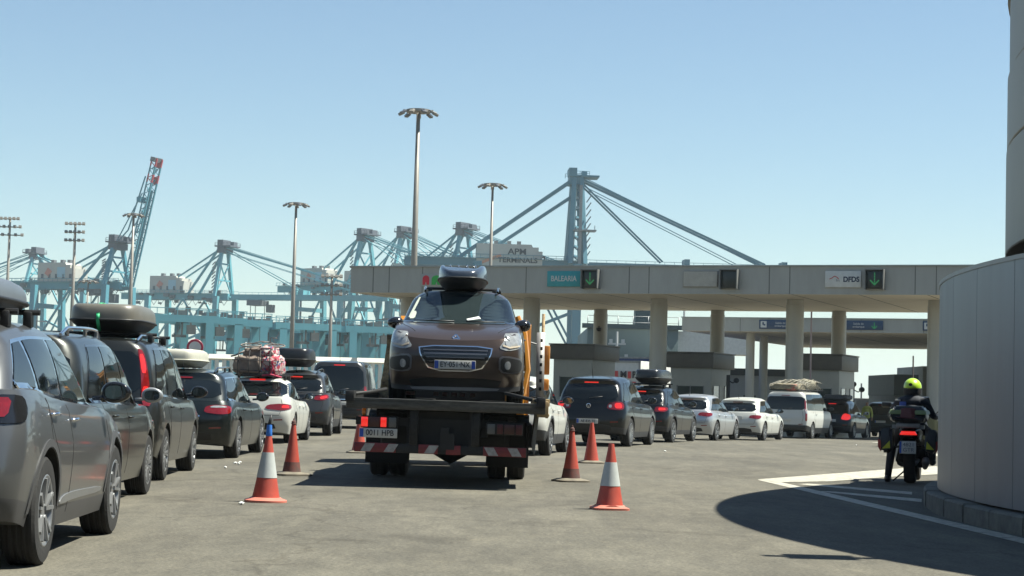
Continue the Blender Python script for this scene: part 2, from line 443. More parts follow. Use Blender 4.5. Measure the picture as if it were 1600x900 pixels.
def build_car(name, kind_label, cat, loc, rz, group=None, **ov):
    S = dict(DEF); S.update(ov); L, W, H = S['L'], S['W'], S['H']; car = Car(); car.S = S
    car.root = root = tag(empty(name, loc, rz), kind_label, cat, group)
    body_m = S['body']; low_m = S['lower'] or black
    # lower body
    def tap(y): return 1-.035*(1-ss(y/.7))-.05*(1-ss((L-y)/1.1))
    ring = plan_ring(S['rx_r'], S['ry_r'], S['bow_r'], S['rx_f'], S['ry_f'], S['bow_f'])
    rings = []; NV = 13
    for i in range(NV):
        v = i/(NV-1); pts = []
        hwv = interp(S['hw'], v)*W/2
        for rep in range(1):
            zr = interp(S['bottom'], 0)*(1-v)+interp(S['belt'], 0)*v; zf = interp(S['bottom'], L)*(1-v)+interp(S['belt'], L)*v
            xy = ring_xy(ring, interp(S['rear'], zr), L-interp(S['front'], zf), hwv, tap)
            for x, y in xy: pts.append((x, y, interp(S['bottom'], y)*(1-v)+interp(S['belt'], y)*v))
        rings.append(pts)
    top = rings[-1]; yc = L*.6
    for s in (.965, .9, .8, .6, .35, .1):
        pts = []
        for x, y, z in top:
            yy = yc+(y-yc)*(s if s > .85 else s*.5+.45) if False else yc+(y-yc)*s
            pts.append((x*s, yy, interp(S['belt'], yy)+.032*(1-s*s)+ (.008 if s < 1 else 0)))
        rings.append(pts)
    bm = NB(); RR, FS = add_stack(bm, rings)
    for i in range(S['clad']):
        for f in FS[i]: f.material_index = 1
    for f in FS[-2]: f.material_index = 1
    recalc(bm)
    lo = obj('body', bm, [body_m, low_m, darkmat], root, smooth=False)
    # wheel arches
    ya = [S['ro'], S['ro']+S['wb']]; ra = S['wr']+S['arch']
    cb = NB()
    for y in ya:
        for s in (1, -1):
            x0, x1 = sorted((s*(W/2-S['tw']-.09), s*(W/2+.3)))
            bmesh.ops.create_cone(cb, cap_ends=True, segments=40, radius1=ra, radius2=ra, depth=x1-x0, matrix=Matrix.Translation(((x0+x1)/2, y, S['wr'])) @ Matrix.Rotation(math.pi/2, 4, 'Y'))
    recalc(cb); cut = obj('cut', cb, darkmat, smooth=False)
    cut.location = (0, 0, 0); cut.parent = root
    md = lo.modifiers.new('b', 'BOOLEAN'); md.object = cut; md.operation = 'DIFFERENCE'; md.solver = 'EXACT'
    dg = bpy.context.evaluated_depsgraph_get(); dg.update()
    me = bpy.data.meshes.new_from_object(lo.evaluated_get(dg)); lo.modifiers.clear()
    bpy.data.objects.remove(cut)
    bm = NB(); bm.from_mesh(me); bpy.data.meshes.remove(me)
    xi = W/2-S['tw']-.09
    for f in bm.faces:
        c = f.calc_center_median()
        for y in ya:
            d = math.hypot(c.y-y, c.z-S['wr'])
            if abs(c.x) > xi-.02 and (abs(d-ra) < .012 and abs(f.normal.x) < .3 or (d < ra and abs(abs(c.x)-xi) < .01)): f.material_index = 2
    # greenhouse
    gr = plan_ring(.22, .14, S['bow_r']*.9, .34, .22, .16)
    g = []
    wl = [0, .08, .2, .35, .5, .64, .76, .86, .93, .97, 1]
    for v in wl:
        yr = interp(S['ghr'], v); yf = L-interp(S['ghf'], v); hwv = interp(S['ghw'], v)*W/2
        def tg(y): return 1-.05*(1-ss((y-yr)/1.2))-.04*(1-ss((yf-y)/1.2))
        pts = []
        for x, y in ring_xy(gr, yr, yf, hwv, tg):
            zb = interp(S['belt'], y)-.05; zt = interp(S['roof'], y)
            pts.append((x, y, zb+(zt-zb)*v))
        g.append(pts)
    tp = g[-1]; yr, yf = interp(S['ghr'], 1), L-interp(S['ghf'], 1); yc = (yr+yf)/2
    for s in (.9, .7, .4, .1):
        g.append([(x*s, yc+(y-yc)*s, interp(S['roof'], yc+(y-yc)*s)+S['crown']*(1-s*s)) for x, y, z in tp])
    b2 = NB(); RR, FS = add_stack(b2, g); recalc(b2)
    m2 = bpy.data.meshes.new('t'); b2.to_mesh(m2); b2.free(); bm.from_mesh(m2); bpy.data.meshes.remove(m2)
    car.bvh = BVHTree.FromBMesh(bm)
    shade(bm, 28); bm.to_mesh(lo.data); bm.free(); car.body = lo
    # side windows
    gl = S['glass'] or glass
    def ztop(y): return interp(S['roof'], y)-S['dlo_top']
    def zbot(y): return interp(S['belt'], y)+S['dlo_drop']
    yr0, yr1 = interp(S['ghr'], 0)+S['dlo_r'][0], interp(S['ghr'], .85)+S['dlo_r'][1]
    yf0, yf1 = L-interp(S['ghf'], .05)-.16, L-interp(S['ghf'], .8)-.10
    def quad(a0, a1, b1, b0, g=0):
        n = 8; p = [(a0+(b0-a0)*k/n, zbot(a0+(b0-a0)*k/n)-g) for k in range(n+1)]
        p += [(b1+(a1-b1)*k/n, ztop(b1+(a1-b1)*k/n)+g) for k in range(n+1)]
        return p
    seam_bms = []
    for s in (1, -1):
        decal(car, 'window_surround', quad(yr0-.035, yr1-.03, yf1+.03, yf0+.05, .022), 'side', S.get('trim') or blackg, sx=s, off=.003)
        sp = S['splits']; q = S['pil']/2; lean = .10
        bounds = [(yr0, yr1)]+[(y-lean*.3, y+lean*(-.6 if i == 0 and S.get('rake') else -.1)) for i, y in enumerate(sp)]+[(yf0, yf1)]
        for i in range(len(bounds)-1):
            a, b = bounds[i], bounds[i+1]
            qa = q if i else 0; qb = q if i < len(bounds)-2 else 0
            decal(car, 'side_window', quad(a[0]+qa, a[1]+qa, b[1]-qb, b[0]-qb), 'side', gl if not (S.get('front_light') and i == len(bounds)-2) else glass_l, sx=s, off=.0075)
        # seams, handles, side trim
        seams = []
        for y in sp[(0 if len(sp) < 3 else 1):]+[yf0+.06]:
            seams.append(strip([(y, zbot(y)-.01), (y+.01, .75), (y-.01, .5), (y, interp(S['bottom'], y)+.08)], .009))
        y0 = S['ro']+.30
        seams.append(strip([(y0-.25, zbot(1)-.02), (y0-.1, .8), (y0+.02, .72), (y0+.12, .5), (y0+.16, .33)], .009))
        b3 = NB()
        for pl in seams:
            t_ = project(car, pl, 'side', sx=s, off=.0015, depth=.01, smooth=0); mm = bpy.data.meshes.new('t'); t_.to_mesh(mm); t_.free(); b3.from_mesh(mm); bpy.data.meshes.remove(mm)
        seam_bms.append(b3)
        for y in (sp[-1]+.12 if not S.get('slide') else sp[-1]+.1, sp[-2]+.12 if len(sp) > 1 else sp[0]+.1):
            hb = NB(); zh = interp(S['belt'], y)-.12
            h, n, _, _ = car.bvh.ray_cast(Vector((s*3, y, zh)), Vector((-s, 0, 0)))
            if h:
                tube(hb, [(h.x-s*.01, y-.1, zh), (h.x+s*.028, y-.08, zh), (h.x+s*.034, y, zh+.004), (h.x+s*.028, y+.08, zh), (h.x-s*.01, y+.1, zh)], .011, 8)
                obj('door_handle', hb, S.get('handle') or body_m, root)
        # mirror
        ym = yf0-.12; zm = zbot(ym)+.07
        h, n, _, _ = car.bvh.ray_cast(Vector((s*3, ym, zm)), Vector((-s, 0, 0))); xm = max(abs(h.x) if h else 0, W/2-.09)
        mx_ = S.get('mirror_out', .15); zm += S.get('mirror_dz', 0)
        mb = NB(); bmesh.ops.create_uvsphere(mb, u_segments=18, v_segments=12, radius=1)
        for v in mb.verts:
            x, y, z = v.co
            v.co = Vector((s*(xm+mx_+x*.115), ym+.02+(y*.10 if y > 0 else max(y, -.35)*.10), zm+.02+z*.082*(1-.12*x*s)))
        bar(mb, (s*(xm-.03), ym+.03, zm-.03), (s*(xm+.10), ym+.03, zm-.02), .05, .035)
        mo = obj('side_mirror', mb, [S.get('mirror') or blackg], root, ang=40)
        mg = NB(); prism(mg, [(s*(xm+mx_+abs(math.cos(a))**.7*(1 if math.cos(a) > 0 else -1)*.080), zm+.02+abs(math.sin(a))**.7*(1 if math.sin(a) > 0 else -1)*.052) for a in [2*math.pi*k/16 for k in range(16)]], ym-.022, ym-.016, 'XZ'); recalc(mg)
        obj('mirror_glass', mg, MATS['mirror'] if 'mirror' in MATS else mat('mirror', (.7, .75, .78), .03, 1, var=.02), mo)
        if S.get('rails'):
            rb = NB(); xr = interp(S['ghw'], .97)*W/2-.03; ya_, yb_ = interp(S['ghr'], 1)+.1, L-interp(S['ghf'], 1)-.05
            pts = []
            for k in range(9):
                y = ya_+(yb_-ya_)*k/8; z = interp(S['roof'], y)+(.065 if 0 < k < 8 else .005); pts.append((s*xr*(1-.06*abs(k/4-1)), y, z))
            tube(rb, pts, .016, 8)
            for k in (1, 4, 7): box(rb, (pts[k][0], pts[k][1], pts[k][2]-.04), (.025, .08, .07))
            obj('roof_rail', rb, S['rails'], root)
    bb_ = NB(); bb_.from_mesh(lo.data)
    for b3 in seam_bms:
        for f in b3.faces: f.material_index = 2
        mm = bpy.data.meshes.new('t'); b3.to_mesh(mm); b3.free(); bb_.from_mesh(mm); bpy.data.meshes.remove(mm)
    bb_.to_mesh(lo.data); bb_.free()
    # rear window, windscreen
    rw = S.get('rw') or (.86, .70, .04, .13)
    b0, t0 = interp(S['belt'], 0)+rw[2], interp(S['roof'], interp(S['ghr'], 1))-rw[3]
    wb0, wt0 = interp(S['ghw'], .05)*W/2*rw[0], interp(S['ghw'], .85)*W/2*rw[1]/.78
    car.rwz = (b0, t0)
    poly = [(-wb0, b0), (0, b0-.012), (wb0, b0), (wt0, t0), (0, t0+.012), (-wt0, t0)]
    decal(car, 'rear_window', poly, 'rear', S.get('rglass') or gl, off=.006, smooth=1)
    zc = interp(S['belt'], L-interp(S['ghf'], 0)); zt = interp(S['roof'], L-interp(S['ghf'], 1))-.03
    wc, wt = interp(S['ghw'], 0)*W/2*.93, interp(S['ghw'], .85)*W/2*.92
    decal(car, 'windscreen', [(-wc, zc+.035), (0, zc+.02), (wc, zc+.035), (wt, zt), (0, zt+.02), (-wt, zt)], 'front', glass_l, off=.006)
    # high brake light
    if S.get('hbl', True):
        zz = t0+.045
        decal(car, 'high_brake_light', [(-.17, zz-.012), (.17, zz-.012), (.17, zz+.012), (-.17, zz+.012)], 'rear', redon if S.get('braking') else redl, off=.012, smooth=0)
    # rear lamps
    lm = redon if S.get('braking') else redl
    for s in (1, -1):
        if 'lamp' in S:
            lo_ = decal(car, 'tail_light', S['lamp'], 'wrap', redl if not S.get('lamp_all_on') else lm, sx=s, off=.010)
            if 'lamp2' in S: decal(car, 'light_cluster', S['lamp2'][1:], 'wrap', {'w': whitel, 'on': lm, 'd': blackg, 'a': amber}[S['lamp2'][0]], lo_, sx=s, off=.014)
            if 'lamp3' in S: decal(car, 'light_cluster', S['lamp3'][1:], 'wrap', {'w': whitel, 'on': lm, 'd': blackg, 'a': amber}[S['lamp3'][0]], lo_, sx=s, off=.016)
        if 'hlamp' in S:
            decal(car, 'headlight', S['hlamp'], 'wrapf', whitel, sx=s, off=.008)
        else:
            decal(car, 'headlight', [('r', W/2-.42, .66), ('r', W/2-.15, .64), ('s', .5, .72), ('s', .62, .80), ('r', W/2-.3, .76)], 'wrapf', whitel, sx=s, off=.008)
    # lower rear bumper insert, tailgate seam, plate
    zb = interp(S['bottom'], 0)
    if S.get('insert', True):
        decal(car, 'bumper_insert', [(-W*.33, zb+.02), (W*.33, zb+.02), (W*.30, zb+.17), (-W*.30, zb+.17)], 'rear', black, off=.008)
        for s in (1, -1):
            decal(car, 'reflector', [(s*W*.30, zb+.215), (s*W*.40, zb+.225), (s*W*.40, zb+.25), (s*W*.30, zb+.24)][::s], 'rear', redl, off=.008, smooth=0)
    zs = S.get('seamz', .56)
    xg = W*.40
    decal(car, 'tailgate_seam', strip([(-xg*.92, b0-.02), (-xg, (b0+zs)/2), (-xg*.9, zs+.01), (0, zs), (xg*.9, zs+.01), (xg, (b0+zs)/2), (xg*.92, b0-.02)], .010), 'rear', darkmat, off=.0015, smooth=0)
    if 'plate' in S:
        zp = S.get('platez', .78); h, n, _, _ = car.bvh.ray_cast(Vector((0, -2, zp)), Vector((0, 1, 0)))
        rec = decal(car, 'plate_recess', [(-.31, zp-.085), (.31, zp-.085), (.28, zp+.085), (-.28, zp+.085)], 'rear', black if S.get('recess_dark') else body_m, off=.004)
        make_plate(root, S['plate'], (0, h.y-.02, zp))
    if S.get('strip_chrome'):
        decal(car, 'chrome_strip', [(-.4, S['strip_chrome']-.012), (.4, S['strip_chrome']-.012), (.4, S['strip_chrome']+.012), (-.4, S['strip_chrome']+.012)], 'rear', chrome, off=.01, smooth=0)
    if S.get('wiper', True):
        wb_ = NB(); h, n, _, _ = car.bvh.ray_cast(Vector((0, -2, b0+.04)), Vector((0, 1, 0))); h2, n2, _, _ = car.bvh.ray_cast(Vector((.3, -2, b0+.10)), Vector((0, 1, 0)))
        if h and h2: bar(wb_, (0, h.y-.02, b0+.03), (.32, h2.y-.02, b0+.07), .018); obj('rear_wiper', wb_, black, root)
    if S.get('exhaust'):
        eb = NB(); lathe(eb, [(.035, -.02), (.035, .12), (.028, .12), (.028, -.02)], 'Y', 14, (W*.28, .05, zb+.03)); obj('exhaust_pipe', eb, chrome, root)
    if S.get('aerial', True):
        ab = NB(); ya2 = interp(S['ghr'], 1)+.15; tube(ab, [(0, ya2, interp(S['roof'], ya2)+.02), (0, ya2-.16, interp(S['roof'], ya2)+S.get('aerial_h', .18))], [.009, .003], 6); obj('aerial', ab, black, root)
    # cladding lip over the arches
    if S.get('lip'):
        for s in (1, -1):
            for y in ya:
                pl = []
                for k in range(19):
                    a = math.pi*k/18; pl.append((y-(ra+.004)*math.cos(a), S['wr']+(ra+.004)*math.sin(a)))
                for k in range(18, -1, -1):
                    a = math.pi*k/18; pl.append((y-(ra+.055)*math.cos(a), S['wr']+(ra+.055)*math.sin(a)))
                decal(car, 'arch_cladding', pl, 'side', S['lip'], sx=s, off=.007, smooth=0)
    put_wheels(root, W/2-S['tw']/2-.012, ya, S['wr'], S['tw'], S['rim'], S['spokes'])
    if S.get('bars'):
        for y in S['bars']:
            bb = NB(); z = interp(S['roof'], y)+S.get('bar_h', .08); xr = interp(S['ghw'], .9)*W/2*S.get('bar_w', 1)
            tube(bb, [(-xr, y, z), (xr, y, z)], .02, 8)
            for s in (1, -1): box(bb, (s*(xr-.08), y, z-.05), (.06, .09, .11), bev=.01)
            obj('roof_bar', bb, black if not S.get('bar_mat') else S['bar_mat'], root)
    return car
def scaled(pts, s): return [(a*s, b) for a, b in pts]
def roof_box(label, loc, rz, L=1.9, W=.85, H=.40, m=None, lower=None, strap=None, taper=.6, badge=False):
    """loc: centre of its underside; long axis +y = forward"""
    root = tag(empty('roof_box', loc, rz), label, 'roof box')
    def sect(z0, z1, shr):
        bm = NB(); rings = []
        n = 9
        for i in range(n):
            t = i/(n-1)
            if shr: a_ = t*math.pi/2; z = z0+(z1-z0)*math.sin(a_)**.75; s = .80+.20*max(0, math.cos(a_))**.55
            else: z = z1-(z1-z0)*t; s = 1-.30*t**1.6
            pts = []
            for k in range(25):
                a = math.pi*k/24; cx, sy_ = math.sin(a), -math.cos(a)
                e = .42
                x = W/2*abs(cx)**e; y = L/2*(abs(sy_)**e)*(1 if sy_ > 0 else -1)
                if y > 0: x *= 1-.25*(y/(L/2))**2
                zz = z
                if shr and y > 0: zz = z0+(z-z0)*(1-.55*(y/(L/2))**2)
                if k in (0, 24): x = 0
                pts.append((x*s, y*(s*.6+.4) if shr else y*s, zz))
            rings.append(pts)
        if not shr: rings = rings[::-1]
        add_stack(bm, rings); recalc(bm); return bm
    base = obj('box_base', sect(0, H*.38, False), lower or m, root)
    lid = obj('box_lid', sect(H*.40, H, True), m, root)
    rim = NB(); pts = []
    for k in range(49):
        a = 2*math.pi*k/48; cx, sy_ = math.sin(a), -math.cos(a); e = .42
        x = (W/2+.006)*abs(cx)**e*(1 if cx >= 0 else -1); y = (L/2+.006)*(abs(sy_)**e)*(1 if sy_ > 0 else -1)
        if y > 0: x *= 1-.25*(y/(L/2))**2
        pts.append((x, y, H*.39))
    tube(rim, pts, .014, 6, cap=False); obj('seam_rim', rim, lower or m, root)
    rg = NB()
    for x in (-W*.26, -W*.09, W*.09, W*.26): tube(rg, [(x, -L*.36, H*.955), (x, -L*.30, H*1.0), (x, L*.02, H*.985), (x*.9, L*.22, H*.86)], .012, 6)
    obj('lid_ridges', rg, m, root)
    if strap:
        if True:
            sb = NB(); x = -.06*W; pts = [(x, -L*.44, -.01), (x, -L*.507, H*.38), (x, -L*.500, H*.60), (x, -L*.47, H*.84), (x, -L*.43, H*1.0), (x, -L*.40, H*1.03), (x, 0, H*1.03), (x, L*.25, H*.93)]
            for a, b in zip(pts, pts[1:]): bar(sb, a, b, .04, .012)
            obj('strap', sb, strap, root)
    if badge:
        bb = NB(); prism(bb, [(0, -.055), (.035, 0), (0, .055), (-.035, 0)], -L*.47, -L*.47-.012, 'XZ'); recalc(bb)
        b_ = obj('emblem', bb, chrome, root); b_.location = (0, -.02, H*.66)
    return root
# ------------------------------------------------------------------ ground and markings
def sheet(name, xs, ys, z0, m, kind='structure', parent=None):
    bm = NB(); g = [[bm.verts.new((x, y, gz(x, y)+z0)) for x in xs] for y in ys]
    for j in range(len(ys)-1):
        for i in range(len(xs)-1): bm.faces.new((g[j][i], g[j][i+1], g[j+1][i+1], g[j+1][i]))
    return tag(obj(name, bm, m, parent, smooth=True), kind=kind)
def asphalt(name, a, b, dark):
    m = bpy.data.materials.new(name); m.use_nodes = True; t = m.node_tree; bs = t.nodes['Principled BSDF']
    bs.inputs['Roughness'].default_value = .9; bs.inputs['Specular IOR Level'].default_value = .25
    tc = t.nodes.new('ShaderNodeTexCoord')
    def noise(sc_, st=(1, 1, 1), det=6, rough=.6):
        mp = t.nodes.new('ShaderNodeMapping'); mp.inputs['Scale'].default_value = st; t.links.new(tc.outputs['Object'], mp.inputs[0])
        n = t.nodes.new('ShaderNodeTexNoise'); n.inputs['Scale'].default_value = sc_; n.inputs['Detail'].default_value = det; n.inputs['Roughness'].default_value = rough; t.links.new(mp.outputs[0], n.inputs['Vector']); return n.outputs['Fac']
    def ramp(f, p0, p1, c0, c1):
        r = t.nodes.new('ShaderNodeValToRGB'); r.color_ramp.elements[0].position = p0; r.color_ramp.elements[1].position = p1
        r.color_ramp.elements[0].color = (*c0, 1); r.color_ramp.elements[1].color = (*c1, 1); t.links.new(f, r.inputs[0]); return r.outputs[0]
    def mix(f, A, B, mode='MIX'):
        x = t.nodes.new('ShaderNodeMix'); x.data_type = 'RGBA'; x.blend_type = mode
        if isinstance(f, float): x.inputs[0].default_value = f
        else: t.links.new(f, x.inputs[0])
        t.links.new(A, x.inputs[6]); t.links.new(B, x.inputs[7]) if not isinstance(B, tuple) else setattr(x.inputs[7], 'default_value', (*B, 1)); return x.outputs[2]
    base = ramp(noise(.35, (1, .6, 1), 8, .7), .32, .68, a, b)
    grain = ramp(noise(34, det=3), .3, .72, (.62, .62, .62), (1.25, 1.24, 1.2))
    c = mix(1.0, base, grain, 'MULTIPLY')
    streak = ramp(noise(1.4, (1.0, .22, 1), 8, .75), .42, .66, (.78, .78, .79), (1.08, 1.07, 1.05)); c = mix(1.0, c, streak, 'MULTIPLY')
    patch = ramp(noise(2.6, (1.2, .8, 1), 9, .8), .56, .66, (1, 1, 1), (1.22, 1.2, 1.15)); c = mix(1.0, c, patch, 'MULTIPLY')
    stain = ramp(noise(.9, (1, .5, 1), 5, .55), .60, .74, (1, 1, 1), (.72, .71, .70)); c = mix(1.0, c, stain, 'MULTIPLY')
    vo = t.nodes.new('ShaderNodeTexVoronoi'); vo.feature = 'DISTANCE_TO_EDGE'; vo.inputs['Scale'].default_value = .16
    mp = t.nodes.new('ShaderNodeMapping'); t.links.new(tc.outputs['Object'], mp.inputs[0])
    nn = t.nodes.new('ShaderNodeTexNoise'); nn.inputs['Scale'].default_value = .8; nn.inputs['Detail'].default_value = 8; t.links.new(mp.outputs[0], nn.inputs['Vector'])
    vm = t.nodes.new('ShaderNodeVectorMath'); vm.operation = 'MULTIPLY_ADD'; t.links.new(nn.outputs['Color'], vm.inputs[0]); vm.inputs[1].default_value = (2.2, 2.2, 0); t.links.new(mp.outputs[0], vm.inputs[2]); t.links.new(vm.outputs[0], vo.inputs['Vector'])
    cr = ramp(vo.outputs['Distance'], .0, .006, (.74, .73, .72), (1, 1, 1)); c = mix(1.0, c, cr, 'MULTIPLY')
    t.links.new(c, bs.inputs['Base Color'])
    bp = t.nodes.new('ShaderNodeBump'); fine = ramp(noise(5.5, (1, .35, 1), 10, .85), .40, .62, (.84, .84, .84), (1.10, 1.10, 1.09)); c = mix(1.0, c, fine, 'MULTIPLY'); t.links.new(c, bs.inputs['Base Color']); bp.inputs['Strength'].default_value = .5; bp.inputs['Distance'].default_value = .01
    n2 = noise(60, det=3); t.links.new(n2, bp.inputs['Height']); t.links.new(bp.outputs[0], bs.inputs['Normal'])
    return m
asph = asphalt('worn_asphalt', (.099, .0915, .075), (.150, .140, .115), 1)
def rng(a, b, s):
    n = max(1, int(round((b-a)/s))); return [a+(b-a)*k/n for k in range(n)]
gx = rng(-4000, -400, 900)+rng(-400, -60, 60)+rng(-60, 70, 2)+rng(70, 400, 60)+rng(400, 4000, 900)+[4000]
gy = rng(-400, -20, 60)+rng(-20, 130, 2)+rng(130, 600, 60)+rng(600, 6000, 900)+[6000]
sheet('ground', gx, gy, 0, asph)
# worn white paint
def worn_paint():
    m = bpy.data.materials.new('worn_white_paint'); m.use_nodes = True; t = m.node_tree; b = t.nodes['Principled BSDF']; b.inputs['Roughness'].default_value = .7
    tc = t.nodes.new('ShaderNodeTexCoord'); n = t.nodes.new('ShaderNodeTexNoise'); n.inputs['Scale'].default_value = 7; n.inputs['Detail'].default_value = 10; n.inputs['Roughness'].default_value = .8
    t.links.new(tc.outputs['Object'], n.inputs['Vector']); r = t.nodes.new('ShaderNodeValToRGB'); r.color_ramp.elements[0].position = .40; r.color_ramp.elements[1].position = .56
    r.color_ramp.elements[0].color = (.19, .175, .145, 1); r.color_ramp.elements[1].color = (.42, .395, .32, 1); t.links.new(n.outputs['Fac'], r.inputs[0]); t.links.new(r.outputs[0], b.inputs['Base Color']); return m
wpaint = worn_paint()
def road_poly(name, pix, m=None, z=.004):
    bm = NB(); vs = []
    for p in pix:
        q = G(*p) if p[1] > 50 else Vector((p[0], p[1], 0)); vs.append(bm.verts.new((q.x, q.y, z)))
    bm.faces.new(vs); recalc(bm)
    for f in bm.faces:
        if f.normal.z < 0: f.normal_flip()
    return tag(obj(name, bm, m or wpaint, smooth=False), kind='structure')
road_poly('lane_marking', [(1183, 750), (1200, 749), (1600, 841.5), (1700, 865), (1700, 876), (1600, 850), (1225, 760)])
road_poly('lane_marking', [(1184, 749.5), (1410, 732), (1475, 728), (1475, 741), (1398, 745), (1300, 752.5), (1215, 754)], z=.006)
road_poly('lane_marking', [(1247, 757), (1262, 756), (1425, 769), (1425, 773)])
road_poly('lane_marking', [(1278, 768), (1297, 768), (1440, 780), (1440, 785)])
road_poly('lane_marking', [(1378, 711.5), (1402, 709.5), (1475, 709), (1475, 713), (1402, 713)], z=.005)
road_poly('lane_marking', [(1362, 691.5), (1384, 690), (1400, 691), (1400, 693)], z=.005)
lit = mat('paper_scrap', (.7, .7, .66), .8)
for i, (px, py) in enumerate([(373, 726), (368, 725), (352, 732), (377, 789), (375, 724), (1039, 706), (1338, 690), (640, 640)][:7]):
    g_ = G(px, py); bm = NB(); s_ = random.uniform(.02, .04)
    bmesh.ops.create_icosphere(bm, subdivisions=1, radius=1)
    for v in bm.verts: v.co = Vector((v.co.x*s_*random.uniform(.7, 1.2), v.co.y*s_, (v.co.z+.9)*.018))
    tag(obj('litter', bm, lit, loc=(g_.x, g_.y, .002+gz(g_.x, g_.y))), 'scrap of pale litter lying on the asphalt', 'litter', 'pale scraps of litter on the asphalt')
# ------------------------------------------------------------------ the cars
MATS['mirror'] = mat('mirror_silver', (.62, .68, .72), .03, 1, var=.02)
p_grey = paint('paint_grey', (.155, .16, .165), .55, .32)
p_dgreen = paint('paint_dark_grey_green', (.029, .033, .030), .35, .3)
p_dgrey = paint('paint_graphite', (.027, .030, .029), .35, .3)
p_navy = paint('paint_dark_petrol', (.009, .016, .018), .25, .3)
p_white = paint('paint_white', (.46, .46, .42), 0, .4, .02, .16)
p_mgrey = paint('paint_mid_grey', (.062, .064, .066), .45, .32)
p_black = paint('paint_black', (.003, .004, .005), .2, .3)
p_black2 = paint('paint_blue_black', (.004, .006, .008), .2, .3)
p_silver = paint('paint_silver', (.42, .43, .44), .6, .32)
p_brown = paint('paint_brown', (.115, .080, .064), .6, .30, dirt=.12)
p_offwhite = paint('paint_van_white', (.46, .46, .43), 0, .45, .03, .25)
clad = mat('weathered_cladding', (.03, .03, .032), .6, var=.2, scale=6)
def place(X, Y, th, W, ro):
    """car origin from its rear right tyre's contact point; th = heading to the right, degrees"""
    c, s = math.cos(R(th)), math.sin(R(th)); a, b = W/2-.02, ro
    x, y = X-(a*c+b*s), Y-(-a*s+b*c)
    return (x, y, gz(X, Y)), -R(th)
def at(loc, rz, x, y, z):
    v = Vector(loc)+Matrix.Rotation(rz, 3, 'Z') @ Vector((x, y, z)); return tuple(v)
LG = 'cars queueing in the left lane'; RG = 'cars queueing in the right lane'
# 1 grey crossover, nearest on the left
l1, r1 = place(-2.99, 12.1, -2.6, 1.84, .92)
c1 = build_car('car', 'grey crossover nearest the camera at the left edge with black roof bars', 'car', l1, r1, LG, body=p_grey, lower=mat('sill_grey', (.05, .05, .052), .45), L=4.45, W=1.84, H=1.62, ro=.92, wb=2.675, wr=.355, tw=.23,
    belt=[(0, 1.13), (.6, 1.13), (1.4, 1.07), (2.4, 1.02), (3.2, .99), (3.9, .90), (4.45, .76)], roof=[(0, 1.46), (.6, 1.52), (1.3, 1.575), (2.2, 1.585), (2.7, 1.55), (3.3, 1.42)],
    lamp=[('r', .58, .94), ('r', .92, .92), ('s', .28, .93), ('s', .36, 1.0), ('s', .34, 1.085), ('s', .2, 1.10), ('r', .6, 1.09)], lamp2=['on', ('r', .84, .96), ('s', .10, .96), ('s', .19, 1.08), ('r', .86, 1.08)],
    splits=[1.02, 1.72], rake=1, dlo_r=(.30, .30), lip=mat('lip_grey', (.045, .045, .047), .5), clad=2, trim=chrome, handle=chrome, spokes=5, plate='FK 482 TD', platez=.86, arch=.05, aerial=False, bars=(1.05, 1.75), front_light=1)
decal(c1, 'sill_strip', [(1.35, .36), (1.9, .375), (2.95, .37), (3.0, .41), (1.9, .43), (1.5, .42)], 'side', alloy, off=.009)
for o in c1.root.children:
    if o.name.startswith('tail_light'): o.data.materials[0] = blackg
roof_box('dark grey roof box on the nearest grey crossover at the left edge', at(l1, r1, .13, 1.25, 1.63), r1, 2.0, .90, .23, mat('box_grey', (.09, .10, .115), .35, var=.1), black)
# 2 dark people carrier
l2, r2 = place(-3.79, 17.45, -2.2, 1.83, .86)
c2 = build_car('car', 'dark people carrier with silver roof rails just ahead of the grey crossover', 'car', l2, r2, LG, body=p_dgreen, lower=p_dgreen, L=4.5, W=1.83, H=1.66, ro=.86, wb=2.76, wr=.325,
    belt=[(0, 1.00), (.9, 1.0), (2.4, .97), (3.4, .96), (4.0, .88), (4.5, .72)], roof=[(0, 1.60), (.8, 1.63), (1.8, 1.65), (2.6, 1.61), (3.6, 1.40)],
    ghr=[(0, .08), (.5, .16), (.85, .26), (1, .28)], ghf=[(0, .95), (.5, 1.5), (1, 2.1)], lamp=[('r', .66, .80), ('r', .9, .80), ('s', .1, .9), ('s', .12, 1.25), ('r', .82, 1.25), ('r', .74, .98)],
    splits=[1.3, 2.2], rails=chrome, spokes=10, plate='BX 217 LM', mirror=mat('mirror_silver_shell', (.33, .34, .34), .35, .5), front_light=0, dlo_drop=.02, hw=[(0, .94), (.3, .99), (.6, 1), (.85, .98), (1, .935)], ghw=[(0, .925), (.3, .90), (.6, .86), (.82, .80), (.93, .73), (1, .63)])
